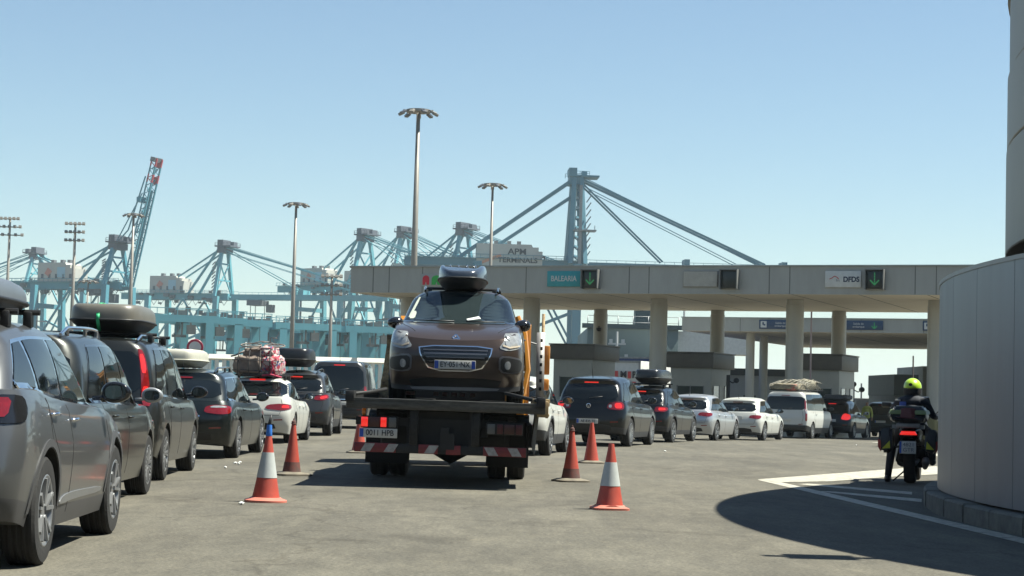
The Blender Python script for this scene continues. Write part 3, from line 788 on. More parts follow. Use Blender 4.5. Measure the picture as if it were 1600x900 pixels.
# 3 people carrier with tall lamps and big roof box
l3, r3 = place(-4.28, 23.3, -2.6, 1.85, .88)
c3 = build_car('car', 'dark grey people carrier with tall red rear lamps under the green strapped roof box', 'car', l3, r3, LG, body=p_dgrey, lower=p_dgrey, L=4.72, W=1.85, H=1.75, ro=.88, wb=2.82, wr=.33,
    belt=[(0, 1.05), (.9, 1.04), (2.4, 1.0), (3.5, .99), (4.2, .88), (4.72, .72)], roof=[(0, 1.70), (.8, 1.73), (1.8, 1.745), (2.7, 1.71), (3.8, 1.45)],
    ghr=[(0, .09), (.5, .15), (.85, .22), (1, .26)], ghf=[(0, .9), (.5, 1.5), (1, 2.1)],
    lamp=[('r', .80, .93), ('s', .10, .92), ('s', .14, 1.1), ('s', .15, 1.35), ('s', .17, 1.60), ('r', .84, 1.62), ('r', .83, 1.3)], lamp2=['on', ('r', .84, .98), ('s', .09, .98), ('s', .11, 1.16), ('r', .85, 1.16)], lamp3=['on', ('r', .86, 1.32), ('s', .09, 1.32), ('s', .12, 1.55), ('r', .86, 1.55)],
    braking=True, splits=[1.2, 2.15], rails=chrome, spokes=7, plate='DV 630 KS', dlo_drop=.02, hw=[(0, .94), (.3, .985), (.6, 1), (.85, .98), (1, .94)], ghw=[(0, .93), (.3, .905), (.6, .865), (.82, .81), (.93, .75), (1, .65)], bars=(1.1, 2.3))
roof_box('large grey brown roof box tied with a green strap on the people carrier', at(l3, r3, .10, 1.7, 1.85), r3, 2.1, .93, .33, mat('box_taupe', (.115, .108, .09), .38, var=.12), black, strap=mat('green_strap', (.02, .36, .14), .6))
# 4 dark estate
l4, r4 = place(-4.52, 31.2, 0, 1.85, .98)
WG = dict(belt=[(0, .96), (.9, .94), (2.6, .90), (3.5, .90), (4.3, .80), (4.85, .66)], roof=[(0, 1.36), (1.0, 1.43), (2.2, 1.455), (3.0, 1.42), (3.8, 1.22)], rear=[(.3, .12), (.45, .02), (.62, 0), (.8, .04), (.96, .12)],
    ghr=[(0, .12), (.5, .38), (.85, .60), (1, .60)], ghf=[(0, 1.25), (.5, 1.75), (1, 2.3)], bottom=[(0, .28), (.5, .2), (4, .18), (4.85, .22)], clad=1)
c4 = build_car('car', 'dark petrol blue estate car with a cream roof box', 'car', l4, r4, LG, body=p_navy, lower=p_navy, L=4.85, W=1.85, H=1.49, ro=1.02, wb=2.89, wr=.325, **WG,
    lamp=[('r', .46, .76), ('r', .80, .73), ('s', .18, .75), ('s', .28, .82), ('s', .24, .87), ('r', .66, .885), ('r', .48, .85)], lamp2=['w', ('r', .56, .838), ('r', .82, .838), ('s', .16, .848), ('r', .84, .872), ('r', .64, .868)],
    splits=[1.5, 2.45], dlo_r=(.30, .25), rails=blackg, trim=chrome, spokes=7, plate='CT 905 RB', platez=.62, strip_chrome=.70, seamz=.50)
roof_box('cream white roof box on the dark petrol estate car', at(l4, r4, -.2, 1.9, 1.50), r4, 1.9, .72, .30, mat('box_cream', (.42, .41, .34), .5, var=.1))
# 5 white saloon
l5, r5 = place(-4.66, 40.6, 0, 1.84, 1.02)
c5 = build_car('car', 'white saloon carrying a tall bundle of luggage on its roof', 'car', l5, r5, LG, body=p_white, lower=p_white, L=4.72, W=1.84, H=1.43, ro=1.02, wb=2.81, wr=.32, clad=1,
    belt=[(0, .98), (.55, 1.0), (1.2, .95), (2.6, .90), (3.4, .89), (4.2, .79), (4.7, .66)], roof=[(0, 1.20), (.9, 1.28), (1.6, 1.38), (2.3, 1.40), (3.0, 1.37), (3.8, 1.2)], rear=[(.3, .12), (.45, .02), (.62, 0), (.8, .04), (1.0, .10)],
    ghr=[(0, .62), (.5, 1.0), (.85, 1.35), (1, 1.45)], ghf=[(0, 1.25), (.5, 1.75), (1, 2.3)], bottom=[(0, .28), (.5, .2), (4, .18), (4.72, .22)],
    lamp=[('r', .34, .74), ('r', .80, .71), ('s', .30, .76), ('s', .34, .83), ('r', .80, .86), ('r', .40, .83)], lamp2=['on', ('r', .78, .76), ('s', .16, .77), ('s', .16, .82), ('r', .80, .82)], braking=True,
    splits=[1.75, 2.5], dlo_r=(.35, .15), spokes=5, plate=None, trim=blackg, rw=(.9, .72, .03, .05), seamz=.60, bars=(1.7, 2.5))
# 6 grey SUV
l6, r6 = place(-4.55, 47.9, 0, 1.84, .9)
c6 = build_car('car', 'mid grey SUV with a black roof box behind the dark van', 'car', l6, r6, LG, body=p_mgrey, lower=clad, L=4.45, W=1.84, H=1.66, ro=.9, wb=2.65, wr=.345, clad=3,
    belt=[(0, 1.10), (.8, 1.08), (2.4, 1.02), (3.2, 1.0), (3.9, .90), (4.45, .74)], roof=[(0, 1.55), (.7, 1.60), (1.6, 1.65), (2.3, 1.63), (3.3, 1.48)],
    lamp=[('r', .50, .92), ('r', .88, .90), ('s', .30, .98), ('s', .30, 1.06), ('r', .56, 1.02)], lamp2=['on', ('r', .76, .93), ('s', .2, .98), ('s', .2, 1.03), ('r', .76, 1.0)], braking=True,
    splits=[1.05, 1.95], rails=blackg, spokes=5, plate=None, lip=clad)
roof_box('black roof box with a small silver emblem on the mid grey SUV', at(l6, r6, -.12, 1.5, 1.76), r6, 2.0, .95, .46, mat('box_black', (.012, .012, .014), .3, var=.1), black, badge=True)
# 7 dark van at the head of the left lane
l7, r7 = place(-4.30, 58.0, 0, 1.92, 1.0)
VAN = dict(belt=[(0, 1.12), (2.4, 1.10), (3.8, 1.08), (4.4, .98), (4.9, .82)], roof=[(0, 2.02), (.8, 2.07), (3.0, 2.08), (3.5, 2.02), (4.3, 1.5)], rear=[(.3, .08), (.45, .0), (.8, 0), (1.1, .03)],
    ghr=[(0, .03), (.5, .07), (.85, .13), (1, .17)], ghf=[(0, .7), (.5, 1.1), (1, 1.55)], ghw=[(0, .955), (.3, .935), (.6, .90), (.82, .85), (.93, .79), (1, .69)], hw=[(0, .94), (.3, .985), (.6, 1), (.85, .99), (1, .965)], rx_r=.12, ry_r=.09, bow_r=.04)
c7 = build_car('van', 'dark grey passenger van ahead of the mid grey SUV, left of the tow truck', 'van', l7, r7, body=p_mgrey, lower=p_mgrey, L=4.9, W=1.92, H=1.95, ro=1.0, wb=3.0, wr=.33, **VAN,
    lamp=[('r', .82, .92), ('s', .05, .92), ('s', .07, 1.30), ('r', .84, 1.32)], lamp2=['on', ('r', .84, 1.0), ('s', .05, 1.0), ('s', .06, 1.2), ('r', .85, 1.2)], braking=True, splits=[1.5, 2.8], dlo_r=(.25, .2), spokes=5, plate=None, strip_chrome=.90)
# right lane
q1, s1 = place(.85, 36.7, 9, 1.80, .85)
c8 = build_car('car', 'white compact crossover half hidden by the right side of the tow truck', 'car', q1, s1, RG, body=p_white, lower=clad, L=4.2, W=1.78, H=1.56, ro=.85, wb=2.56, wr=.34, clad=3, lip=clad,
    roof=[(0, 1.45), (.7, 1.50), (1.5, 1.54), (2.2, 1.52), (3.1, 1.38)], belt=[(0, 1.02), (.7, 1.03), (2.2, .98), (3.0, .96), (3.7, .86), (4.2, .70)], lamp=[('r', .58, .82), ('s', .22, .84), ('s', .26, .95), ('r', .6, .96)], splits=[1.05, 1.85], spokes=5, plate=None)
q2, s2 = place(2.96, 44.9, 15.5, 1.81, .86)
c9 = build_car('car', 'black compact SUV with round lit brake lights and a French style rear plate', 'car', q2, s2, RG, body=p_black, lower=clad, L=4.43, W=1.81, H=1.69, ro=.88, wb=2.60, wr=.345, clad=2,
    belt=[(0, 1.08), (.8, 1.07), (2.4, 1.02), (3.2, 1.0), (3.9, .90), (4.43, .74)], roof=[(0, 1.60), (.7, 1.63), (1.6, 1.67), (2.3, 1.65), (3.3, 1.48)], ghr=[(0, .10), (.5, .22), (.82, .38), (.9, .32), (1, .34)],
    lamp=[('r', .44, .90), ('r', .84, .87), ('s', .18, .90), ('s', .24, .98), ('s', .2, 1.06), ('r', .80, 1.08), ('r', .46, 1.03)], lamp2=['on', ('r', .74, .91), ('s', .10, .92), ('s', .14, .98), ('s', .10, 1.04), ('r', .74, 1.04), ('r', .70, .98)], lamp3=['w', ('r', .50, .93), ('r', .60, .93), ('r', .60, 1.0), ('r', .50, 1.0)], braking=True,
    splits=[1.05, 1.95], spokes=10, plate='AE 835 TE', platez=.60, recess_dark=1, seamz=.70, aerial_h=.36)
bm = NB(); lathe(bm, [(.055, 0), (.055, -.012), (.044, -.014), (.044, -.004)], 'Y', 24)
bar(bm, (-.03, -.008, .03), (0, -.008, -.035), .01); bar(bm, (.03, -.008, .03), (0, -.008, -.035), .01); bar(bm, (-.018, -.008, 0.0), (.018, -.008, 0.0), .008)
recalc(bm); e_ = obj('emblem', bm, chrome, c9.root); h, n, _, _ = c9.bvh.ray_cast(Vector((0, -2, .97)), Vector((0, 1, 0))); e_.location = (0, h.y-.006, .97)
q3, s3 = place(4.6, 51.8, 18, 1.80, .85)
c10 = build_car('car', 'black hatchback carrying a dark roof box ahead of the black compact SUV', 'car', q3, s3, RG, body=p_black2, lower=clad, L=4.30, W=1.80, H=1.58, ro=.85, wb=2.63, wr=.34, clad=2, lip=clad,
    roof=[(0, 1.46), (.7, 1.51), (1.5, 1.55), (2.2, 1.53), (3.1, 1.38)], belt=[(0, 1.04), (.7, 1.04), (2.2, .98), (3.0, .96), (3.7, .86), (4.3, .70)], lamp=[('r', .50, .86), ('r', .84, .84), ('s', .24, .90), ('s', .26, .98), ('r', .56, 1.0)], lamp2=['on', ('r', .66, .88), ('s', .12, .90), ('s', .12, .96), ('r', .68, .97)], braking=True, splits=[1.0, 1.85], spokes=5, plate=None, bars=(.95, 1.7))
roof_box('dark roof box on the black hatchback', at(q3, s3, .16, 1.45, 1.64), s3, 1.95, .80, .38, mat('box_black2', (.02, .022, .026), .25, var=.1), black)
q4, s4 = place(6.70, 59.7, 20.5, 1.79, .82)
HB = dict(roof=[(0, 1.36), (.7, 1.42), (1.5, 1.455), (2.1, 1.44), (3.0, 1.26)], belt=[(0, .96), (.7, .96), (2.1, .91), (3.0, .90), (3.7, .80), (4.26, .66)], rear=[(.3, .1), (.45, .01), (.62, 0), (.8, .03), (.98, .10)], bottom=[(0, .26), (.5, .19), (3.6, .18), (4.26, .22)], clad=1)
c11 = build_car('car', 'silver hatchback ahead of the black hatchback with the roof box', 'car', q4, s4, RG, body=p_silver, lower=p_silver, L=4.26, W=1.79, H=1.47, ro=.80, wb=2.63, wr=.32, **HB,
    lamp=[('r', .40, .80), ('r', .84, .77), ('s', .22, .81), ('s', .28, .89), ('r', .50, .91)], splits=[.98, 1.85], spokes=5, plate=None, front_light=0)
q5, s5 = place(8.88, 64.4, 20.6, 1.80, .80)
c12 = build_car('car', 'white hatchback between the silver hatchback and the white van', 'car', q5, s5, RG, body=p_white, lower=clad, L=4.27, W=1.80, H=1.45, ro=.80, wb=2.64, wr=.32, **HB,
    lamp=[('r', .46, .78), ('r', .84, .74), ('s', .22, .78), ('s', .30, .87), ('r', .56, .88)], splits=[.98, 1.85], spokes=5, plate=None)
q6, s6 = place(12.35, 75.5, 23, 1.90, .95)
c13 = build_car('van', 'white passenger van with luggage piled on its roof', 'van', q6, s6, body=p_offwhite, lower=black, L=4.76, W=1.90, H=1.90, ro=.95, wb=3.2, wr=.33, clad=3, belt=[(0, 1.14), (2.4, 1.12), (3.7, 1.10), (4.3, 1.0), (4.76, .84)],
    roof=[(0, 1.86), (.8, 1.885), (3.0, 1.89), (3.5, 1.84), (4.2, 1.5)], rear=VAN['rear'], ghr=VAN['ghr'], ghf=VAN['ghf'], ghw=VAN['ghw'], hw=VAN['hw'], rx_r=.12, ry_r=.09, bow_r=.04,
    lamp=[('r', .86, .72), ('s', .05, .72), ('s', .07, 1.1), ('s', .09, 1.55), ('r', .90, 1.57), ('r', .88, 1.1)], lamp3=['w', ('r', .90, 1.02), ('s', .05, 1.02), ('s', .06, 1.2), ('r', .90, 1.2)], splits=[1.35, 2.75], dlo_r=(.22, .2), spokes=6, rw=(.97, .80, .03, .18), plate=None, slide=1, trim=blackg)
q7, s7 = place(15.25, 82.0, 23, 1.82, .9)
c14 = build_car('car', 'black SUV with a lit red brake light ahead of the white van', 'car', q7, s7, RG, body=p_black, lower=clad, L=4.4, W=1.82, H=1.66, ro=.88, wb=2.65, wr=.34, roof=[(0, 1.56), (.7, 1.62), (1.6, 1.66), (2.3, 1.63), (3.3, 1.46)], belt=[(0, 1.05), (.8, 1.05), (2.4, 1.0), (3.2, .98), (3.9, .88), (4.4, .72)],
    lamp=[('r', .46, .84), ('r', .84, .80), ('s', .24, .88), ('s', .28, 1.06), ('r', .70, 1.10), ('r', .52, 1.0)], lamp_all_on=True, braking=True, splits=[1.05, 1.95], spokes=5, plate=None, mirror=p_white)
q8, s8 = place(19.35, 91.5, 20, 1.9, .9)
c15 = build_car('car', 'dark olive SUV farthest in the right lane, left of the motorcycle', 'car', q8, s8, RG, body=p_dgreen, lower=clad, L=4.6, W=1.9, H=1.74, ro=.9, wb=2.75, wr=.36, roof=[(0, 1.64), (.7, 1.70), (1.6, 1.73), (2.3, 1.70), (3.5, 1.5)], belt=[(0, 1.1), (.8, 1.1), (2.4, 1.05), (3.3, 1.03), (4.0, .92), (4.6, .76)],
    lamp=[('r', .74, .86), ('s', .12, .88), ('s', .14, 1.1), ('r', .78, 1.12)], splits=[1.05, 1.95], spokes=5, plate=None)
# ------------------------------------------------------------------ toll canopies
cladm = mat('canopy_cladding', (.32, .315, .285), .45, .1, var=.09, scale=1.3, stretch=(1, 1, .25))
soff = mat('canopy_soffit', (.80, .73, .60), .6, var=.06, scale=.8, stretch=(1, 6, 1))
colm = mat('column_cladding', (.40, .385, .34), .42, .15, var=.09, scale=1.2, stretch=(1, 1, .3))
seamm = mat('panel_joint', (.12, .12, .11), .8)
TH = R(-22)  # canopy front runs along d, lanes run along n
dv = Vector((math.cos(TH), math.sin(TH), 0)); nv = Vector((-math.sin(TH), math.cos(TH), 0))
def canopy(name, label, px0, Y0, length, zb, zt, depth, joints, groove=True):
    a = P(px0, 440, Y0); root = tag(empty(name, (a.x, a.y, 0), TH), label, 'canopy')
    bm = NB(); prism(bm, [(0, zb), (length, zb), (length, zt), (0, zt)], 0, depth, 'XZ'); recalc(bm)
    for f in bm.faces:
        if f.normal.z < -.5: f.material_index = 1
    obj('roof_slab', bm, [cladm, soff], root)
    bm = NB()
    for u in joints: box(bm, (u, -.004, (zb+zt)/2), (.035, .006, zt-zb-.02))
    for u in rng(1, length, 3): box(bm, (u, depth/2, zb-.003), (.04, depth-.1, .004))
    obj('panel_joints', bm, seamm, root)
    bm = NB(); box(bm, (length/2, -.03, zt+.03), (length+.1, .10, .06)); obj('coping', bm, mat('coping', (.30, .31, .29), .5, .3), root)
    return root
def along(px0, Y0, px, off=0, py=440):
    """distance along a canopy front whose left end stands at pixel px0, where pixel px falls (line offset off behind it)"""
    a = P(px0, 440, Y0); a.z = 0; a = a+nv*off; r = ray(px, py); k = r.x/r.y
    # a.x + d.x*u = k*(a.y + d.y*u)
    return (k*a.y-a.x)/(dv.x-k*dv.y)
X0, YC = 548, 87.3
LEN = along(X0, YC, 1560)
JO = [along(X0, YC, p) for p in (583, 608, 660, 740, 822, 983, 1014, 1202, 1234, 1430, 1463)]
cn1 = canopy('toll_canopy', 'long beige toll plaza canopy with company signs on its front edge', X0, YC, LEN, 5.78, 6.98, 15.0, JO)
def column(root_px, Y0, off, px, r, zt, label_n, group, name='column', z0=-.6):
    u = along(root_px, Y0, px, off, 560); a = P(root_px, 440, Y0); p = Vector((a.x, a.y, 0))+dv*u+nv*off
    bm = NB(); lathe(bm, [(0, z0), (r+.04, z0), (r+.04, .25), (r, .27), (r, 2.6), (r-.008, 2.605), (r-.008, 2.62), (r, 2.625), (r, zt-.25), (r-.02, zt-.24), (r-.02, zt-.006), (0, zt-.006)], 'Z', 28); recalc(bm)
    o = obj(name, bm, colm, loc=(p.x, p.y, 0)); return tag(o, label_n, 'column', group)
for px, lb in [(636, 'round beige canopy column left of the towed car, leftmost of the front row'), (829, 'round beige canopy column just right of the towed car'), (1028, 'round beige canopy column behind the black hatchback with a roof box'), (1241, 'round beige canopy column behind the white van'), (1463, 'round beige canopy column beside the curved grey wall')]:
    column(X0, YC, 4.0, px, .40, 5.78, lb, 'front columns of the toll canopy')
for px, lb in [(720, 'canopy column of the back row hidden behind the towed car'), (937, 'back row canopy column behind the toll booth with a small round camera'), (1120, 'back row canopy column beside the middle toll booth'), (1310, 'back row canopy column beside the right toll booth')][1:]:
    column(X0, YC, 14.0, px, .37, 5.78, lb, 'back columns of the toll canopy')
bc = [o for o in COL.objects if o.name.startswith('column') and 'small round camera' in o.get('label', '')][0]
bm = NB(); lathe(bm, [(0, -.16), (.09, -.14), (.14, -.06), (.14, .04), (0, .04)], 'Z', 16, (-.1, -.52, 4.75)); box(bm, (-.1, -.42, 4.84), (.06, .26, .06)); recalc(bm); obj('dome_camera', bm, black, bc)
# signs on the fascia: local x along the canopy, y = 0 is the front face
def sign(name, label, px0, px1, z0, z1, m, cat='sign', proud=.10, canopy_=(X0, YC)):
    u0, u1 = along(*canopy_, px0), along(*canopy_, px1); a = P(canopy_[0], 440, canopy_[1])
    c = Vector((a.x, a.y, 0))+dv*((u0+u1)/2)-nv*(proud/2+.003)
    root = tag(empty(name, (c.x, c.y, (z0+z1)/2), TH), label, cat); wd, hh = u1-u0, z1-z0
    bm = NB(); box(bm, (0, 0, 0), (wd, proud, hh), bev=.012); obj('panel', bm, m, root); return root, wd, hh, -proud/2
teal = mat('sign_teal', (.02, .26, .28), .4); swhite = mat('sign_white', (.5, .5, .47), .45); sgrey = mat('sign_blank', (.25, .24, .21), .5)
dotm = mat('display_black', (.012, .016, .014), .3); lgreen = mat('display_green', (.02, .16, .06), .4, emit=(.1, .8, .25), es=.06); navy = mat('sign_navy', (.02, .045, .10), .4)
fr, wd, hh, yy = sign('company_sign', 'teal sign reading BALEARIA in white letters on the canopy', 856, 908, 6.08, 6.78, teal)
text('lettering', 'BALEARIA', .34, swhite, fr, (0, yy-.004, 0), depth=.004, bold=.006, sx=wd/1.95)
bl, wd, hh, yy = sign('blank_sign', 'blank beige sign panel on the canopy above the middle lane', 1068, 1122, 6.08, 6.78, sgrey)
bm = NB(); box(bm, (0, -.055, 0), (wd-.06, .006, hh-.06)); obj('face', bm, mat('sign_face_beige', (.36, .34, .29), .6), bl)
ds, wd, hh, yy = sign('company_sign', 'white sign with a small red wave logo and the letters DFDS', 1290, 1346, 6.08, 6.78, swhite)
text('lettering', 'DFDS', .30, mat('ink_navy', (.02, .03, .06), .5), ds, (wd*.23, yy-.004, -.02), depth=.004, bold=.012, sx=.95)
text('small_lettering', 'frs', .16, mat('ink_grey', (.18, .18, .2), .5), ds, (-wd*.14, yy-.004, -.06), depth=.004)
bm = NB(); pts = [(-.58, yy-.006, .0), (-.46, yy-.006, .05), (-.36, yy-.006, .13), (-.26, yy-.006, .08), (-.18, yy-.006, 0)]
for a, b in zip(pts, pts[1:]): bar(bm, a, b, .03, .008, up=Vector((0, 1, 0)))
recalc(bm); obj('wave_logo', bm, mat('logo_red', (.45, .04, .04), .5), ds)
def display(label, px0, px1, arrow):
    r_, wd, hh, yy = sign('lane_display', label, px0, px1, 6.02, 6.80, dotm, 'lane signal', proud=.28)
    bm = NB(); s = .06
    box(bm, (-wd/2-.02, -.08, 0), (.04, .42, hh+.08)); box(bm, (wd/2+.02, -.08, 0), (.04, .42, hh+.08)); box(bm, (0, -.08, hh/2+.02), (wd, .42, .04)); obj('hood', bm, mat('display_hood', (.16, .16, .15), .5), r_)
    if arrow:
        bm = NB()
        for p, q in (((0, .26), (0, -.22)), ((-.17, -.05), (0, -.23)), ((.17, -.05), (0, -.23))):
            n = 8
            for k in range(n): t = k/(n-1); box(bm, (p[0]+(q[0]-p[0])*t, yy-.005, p[1]+(q[1]-p[1])*t), (.05, .008, .05))
        recalc(bm); obj('green_arrow', bm, lgreen, r_)
    return r_
display('lane display with a green down arrow beside the BALEARIA sign', 913, 937, True)
display('dark switched off lane display beside the blank sign', 1129, 1154, False)
display('lane display with a green down arrow beside the DFDS sign', 1355, 1382, True)
# fruit shaped emblem pair
fe, wd, hh, yy = sign('emblem_sign', 'small red and green leaf emblem at the left of the canopy', 657, 692, 6.08, 6.66, cladm, proud=.02)
for (cx, m_) in ((-.28, mat('emblem_red', (.55, .01, .03), .5)), (.26, mat('emblem_green', (.02, .34, .05), .5))):
    bm = NB(); wd2 = .17 if cx < 0 else .25; pl = [(cx-wd2, -.22), (cx-wd2, .05)]+[(cx-wd2*math.cos(a), .05+.17*math.sin(a)) for a in [math.pi*k/8 for k in range(1, 8)]]+[(cx+wd2, .05), (cx+wd2, -.22), (cx+.05, -.22), (cx, -.06), (cx-.05, -.22)]
    prism(bm, pl, yy-.012, yy-.002, 'XZ'); recalc(bm); obj('leaf_shape', bm, m_, fe)
# second canopy further back
X1, Y1 = 1067, 124
cn2 = canopy('toll_canopy', 'second beige canopy standing behind the toll plaza with dark blue signs', X1, Y1, 40, 5.75, 6.62, 34, [4, 8, 12, 16, 20, 24, 28, 32, 36])
for px, lb, off in [(1172, 'slim round column of the rear canopy, left of the close pair', 3), (1193, 'slim round column of the rear canopy, right of the close pair', 9), ]:
    column(X1, Y1, off, px, .30, 5.75, lb, 'columns of the rear canopy')
def blue(label, px0, px1, arrow=False, icon=True):
    r_, wd, hh, yy = sign('direction_sign', label, px0, px1, 5.92, 6.52, navy, canopy_=(X1, Y1))
    if icon:
        bm = NB(); box(bm, (-wd/2+.30, yy-.004, 0), (.40, .006, .42)); obj('icon', bm, swhite, r_)
        bm = NB(); box(bm, (-wd/2+.27, yy-.009, .06), (.10, .006, .18)); box(bm, (-wd/2+.36, yy-.009, -.03), (.12, .006, .10)); obj('icon_figure', bm, navy, r_)
    text('lettering', 'Salida de\nembarque', .19, swhite, r_, (.2 if icon else -.35, yy-.004, 0), depth=.004)
    if arrow:
        bm = NB(); c = wd/2-.55
        for p, q in (((c, .20), (c, -.20)), ((c-.17, -.04), (c, -.21)), ((c+.17, -.04), (c, -.21))): bar(bm, (p[0], yy-.008, p[1]), (q[0], yy-.008, q[1]), .06, .01, up=Vector((0, 1, 0)))
        recalc(bm); obj('green_arrow', bm, lgreen, r_)
blue('dark blue sign with a white icon on the rear canopy', 1188, 1245)
blue('dark blue sign with a green down arrow on the rear canopy', 1322, 1381, True, False)
blue('dark blue sign cut off by the rightmost front column', 1443, 1500)
# ------------------------------------------------------------------ toll booths
bbody = mat('booth_panel', (.42, .41, .36), .5, var=.06); bband = mat('booth_band', (.11, .10, .085), .5, var=.1)
winm = mat('booth_glass', (.05, .065, .06), .06, 0, .4)
for px, Yb, lb in ((865, 90, 'toll booth with a dark roof band behind the black compact SUV, left of three'), (1048, 88, 'toll booth with a dark roof band behind the silver hatchback, middle of three'), (1245, 86, 'toll booth with a dark roof band behind the white van, right of three')):
    p = P(px, 560, Yb); root = tag(empty('toll_booth', (p.x, p.y, gz(p.x, p.y)), TH), lb, 'booth', 'toll booths under the canopy')
    bm = NB(); box(bm, (1.0, 1.7, 1.6), (2.0, 3.4, 3.0), bev=.03); box(bm, (1.0, 2.0, .06), (2.6, 8.0, .2)); obj('booth_body', bm, bbody, root)
    bm = NB(); box(bm, (1.0, 1.7, 3.42), (2.3, 3.8, .68), bev=.02); box(bm, (1.0, 1.7, 3.80), (2.36, 3.86, .06)); obj('roof_band', bm, bband, root)
    for (c, s) in (((1.0, -.012, 1.75), (1.3, .02, .95)), ((2.012, .85, 1.75), (.02, 1.0, 1.0)), ((2.012, 2.75, 1.75), (.02, .9, 1.0))):
        bm = NB(); box(bm, c, s); f_ = obj('window', bm, winm, root)
        bm = NB()
        if s[0] > .1:
            for q in (-s[0]/2, 0, s[0]/2): box(bm, (c[0]+q, c[1]-.012, c[2]), (.05, .03, s[2]+.05))
        else:
            for q in (-s[1]/2, s[1]/2): box(bm, (c[0]+.012, c[1]+q, c[2]), (.03, .05, s[2]+.05))
        obj('window_frame', bm, steel, f_)
    bm = NB(); box(bm, (2.014, 1.8, 1.15), (.02, .75, 2.05)); obj('door', bm, mat('booth_door', (.3, .3, .29), .4), root)
    bm = NB(); box(bm, (2.03, .18, 1.4), (.03, .22, .4)); obj('notice', bm, swhite, root)
# small round camera on the back column, posts with cameras between lanes
def cam_post(px, pz, Y, label, h, arms):
    p = P(px, pz, Y); g0 = gz(p.x, p.y); root = tag(empty('camera_post', (p.x, p.y, g0), 0), label, 'camera post')
    bm = NB(); box(bm, (0, 0, h/2), (.16, .16, h)); box(bm, (0, 0, .03), (.35, .35, .06)); obj('post', bm, black, root)
    for (z, dx) in arms:
        bm = NB(); tube(bm, [(0, 0, z), (dx*.6, -.1, z-.12), (dx, -.1, z-.02)], .03, 6); lathe(bm, [(0, -.35), (.11, -.35), (.13, -.28), (.12, -.05), (0, 0)], 'Y', 12, (dx, 0, z)); recalc(bm); obj('camera_head', bm, black, root)
cam_post(1137, 640, 86, 'black post with two round cameras in front of the white building', 2.75, [(2.5, .35), (.9, .35)])
cam_post(1332, 640, 90, 'black camera post standing behind the black SUV', 2.65, [(2.3, .40), (2.55, 0.0)])
def pole(name, label, px, pyt, Y, r=.04, m=None, cat='pole', group=None, r2=None):
    p = P(px, pyt, Y); g0 = gz(p.x, p.y); bm = NB(); lathe(bm, [(0, 0), (r*2.2, 0), (r*2.2, .06), (r, .08), (r2 or r*.8, p.z-g0), (0, p.z-g0)], 'Z', 10); recalc(bm)
    return tag(obj(name, bm, m or steel, loc=(p.x, p.y, g0)), label, cat, group)
redw = mat('pole_pinkish', (.34, .25, .23), .6, var=.3, scale=1)
pole('pole', 'thin pinkish pole standing between the right toll booth and its column', 1268, 487, 80, .045, redw)
pole('pole', 'thin dark pole behind the motorcyclist helmet', 1427, 556, 96, .05, mat('pole_brown', (.12, .1, .09), .6))
# ------------------------------------------------------------------ things behind the toll plaza
def block(name, label, cat, px0, px1, pyt, Y, depth, m, z0=-.6, kind=None, rz=0, parts=None):
    a, b = P(px0, pyt, Y), P(px1, pyt, Y); w_ = b.x-a.x; h = a.z-z0
    root = tag(empty(name, ((a.x+b.x)/2, Y, z0), rz), label, cat, kind=kind)
    bm = NB(); box(bm, (0, depth/2, h/2), (w_, depth, h), bev=.02); obj('walls', bm, m, root)
    return root, w_, h
shipm = mat('ship_grey', (.085, .12, .12), .5, var=.1, scale=.3)
r_, w_, h_ = block('ship', 'large grey green ship hull moored behind the toll booths with a white mast', 'ship', 918, 1060, 512, 210, 30, shipm)
bm = NB(); box(bm, (0, 0.2, h_+.25), (w_+1.2, 1.2, .5)); box(bm, (w_*.2, 6, h_+1.4), (3, 3, 2.4)); obj('deck_edge', bm, mat('ship_dark', (.05, .075, .08), .5), r_)
bm = NB()
for k in range(7): bar(bm, (-w_/2+k*w_/6, -.2, h_), (-w_/2+k*w_/6, -.2, h_+1.4), .08)
for z in (.7, 1.4): bar(bm, (-w_/2, -.2, h_+z), (w_/2, -.2, h_+z), .06)
obj('railing', bm, steel, r_)
bm = NB(); box(bm, (w_*.5+4, 4, h_*.86), (9, 6, h_*.26)); box(bm, (w_*.5+3, 4, h_+.6), (3.5, 3, 1.8)); tube(bm, [(w_*.5+1, 4, h_), (w_*.5+1, 4, h_+5)], .12, 6); bar(bm, (w_*.5-.6, 4, h_+3.6), (w_*.5+2.6, 4, h_+3.6), .14); bar(bm, (w_*.5, 4, h_+2.6), (w_*.5+2, 4, h_+2.6), .2); obj('bridge_house', bm, mat('ship_white', (.5, .5, .48), .5), r_)
rt = tag(empty('signal_mast', tuple(P(963, 580, 150))[:2]+(-.5,)), 'white radar mast with cross arms behind the articulated trailer', 'mast')
zt = P(963, 518, 150).z+.5; bm = NB(); tube(bm, [(0, 0, 0), (0, 0, zt)], [.22, .08], 8)
for z, l in ((zt-1.0, .7), (zt-2.2, 1.1), (zt-3.4, 1.5), (zt-3.9, .8)): bar(bm, (-l, 0, z), (l, 0, z), .14); box(bm, (-l*.7, 0, z+.2), (.25, .25, .35)); box(bm, (l*.7, 0, z+.2), (.25, .25, .35))
bar(bm, (-2.0, 0, 0), (-.1, 0, zt-3), .12); obj('mast', bm, MATS['ship_white'], rt)
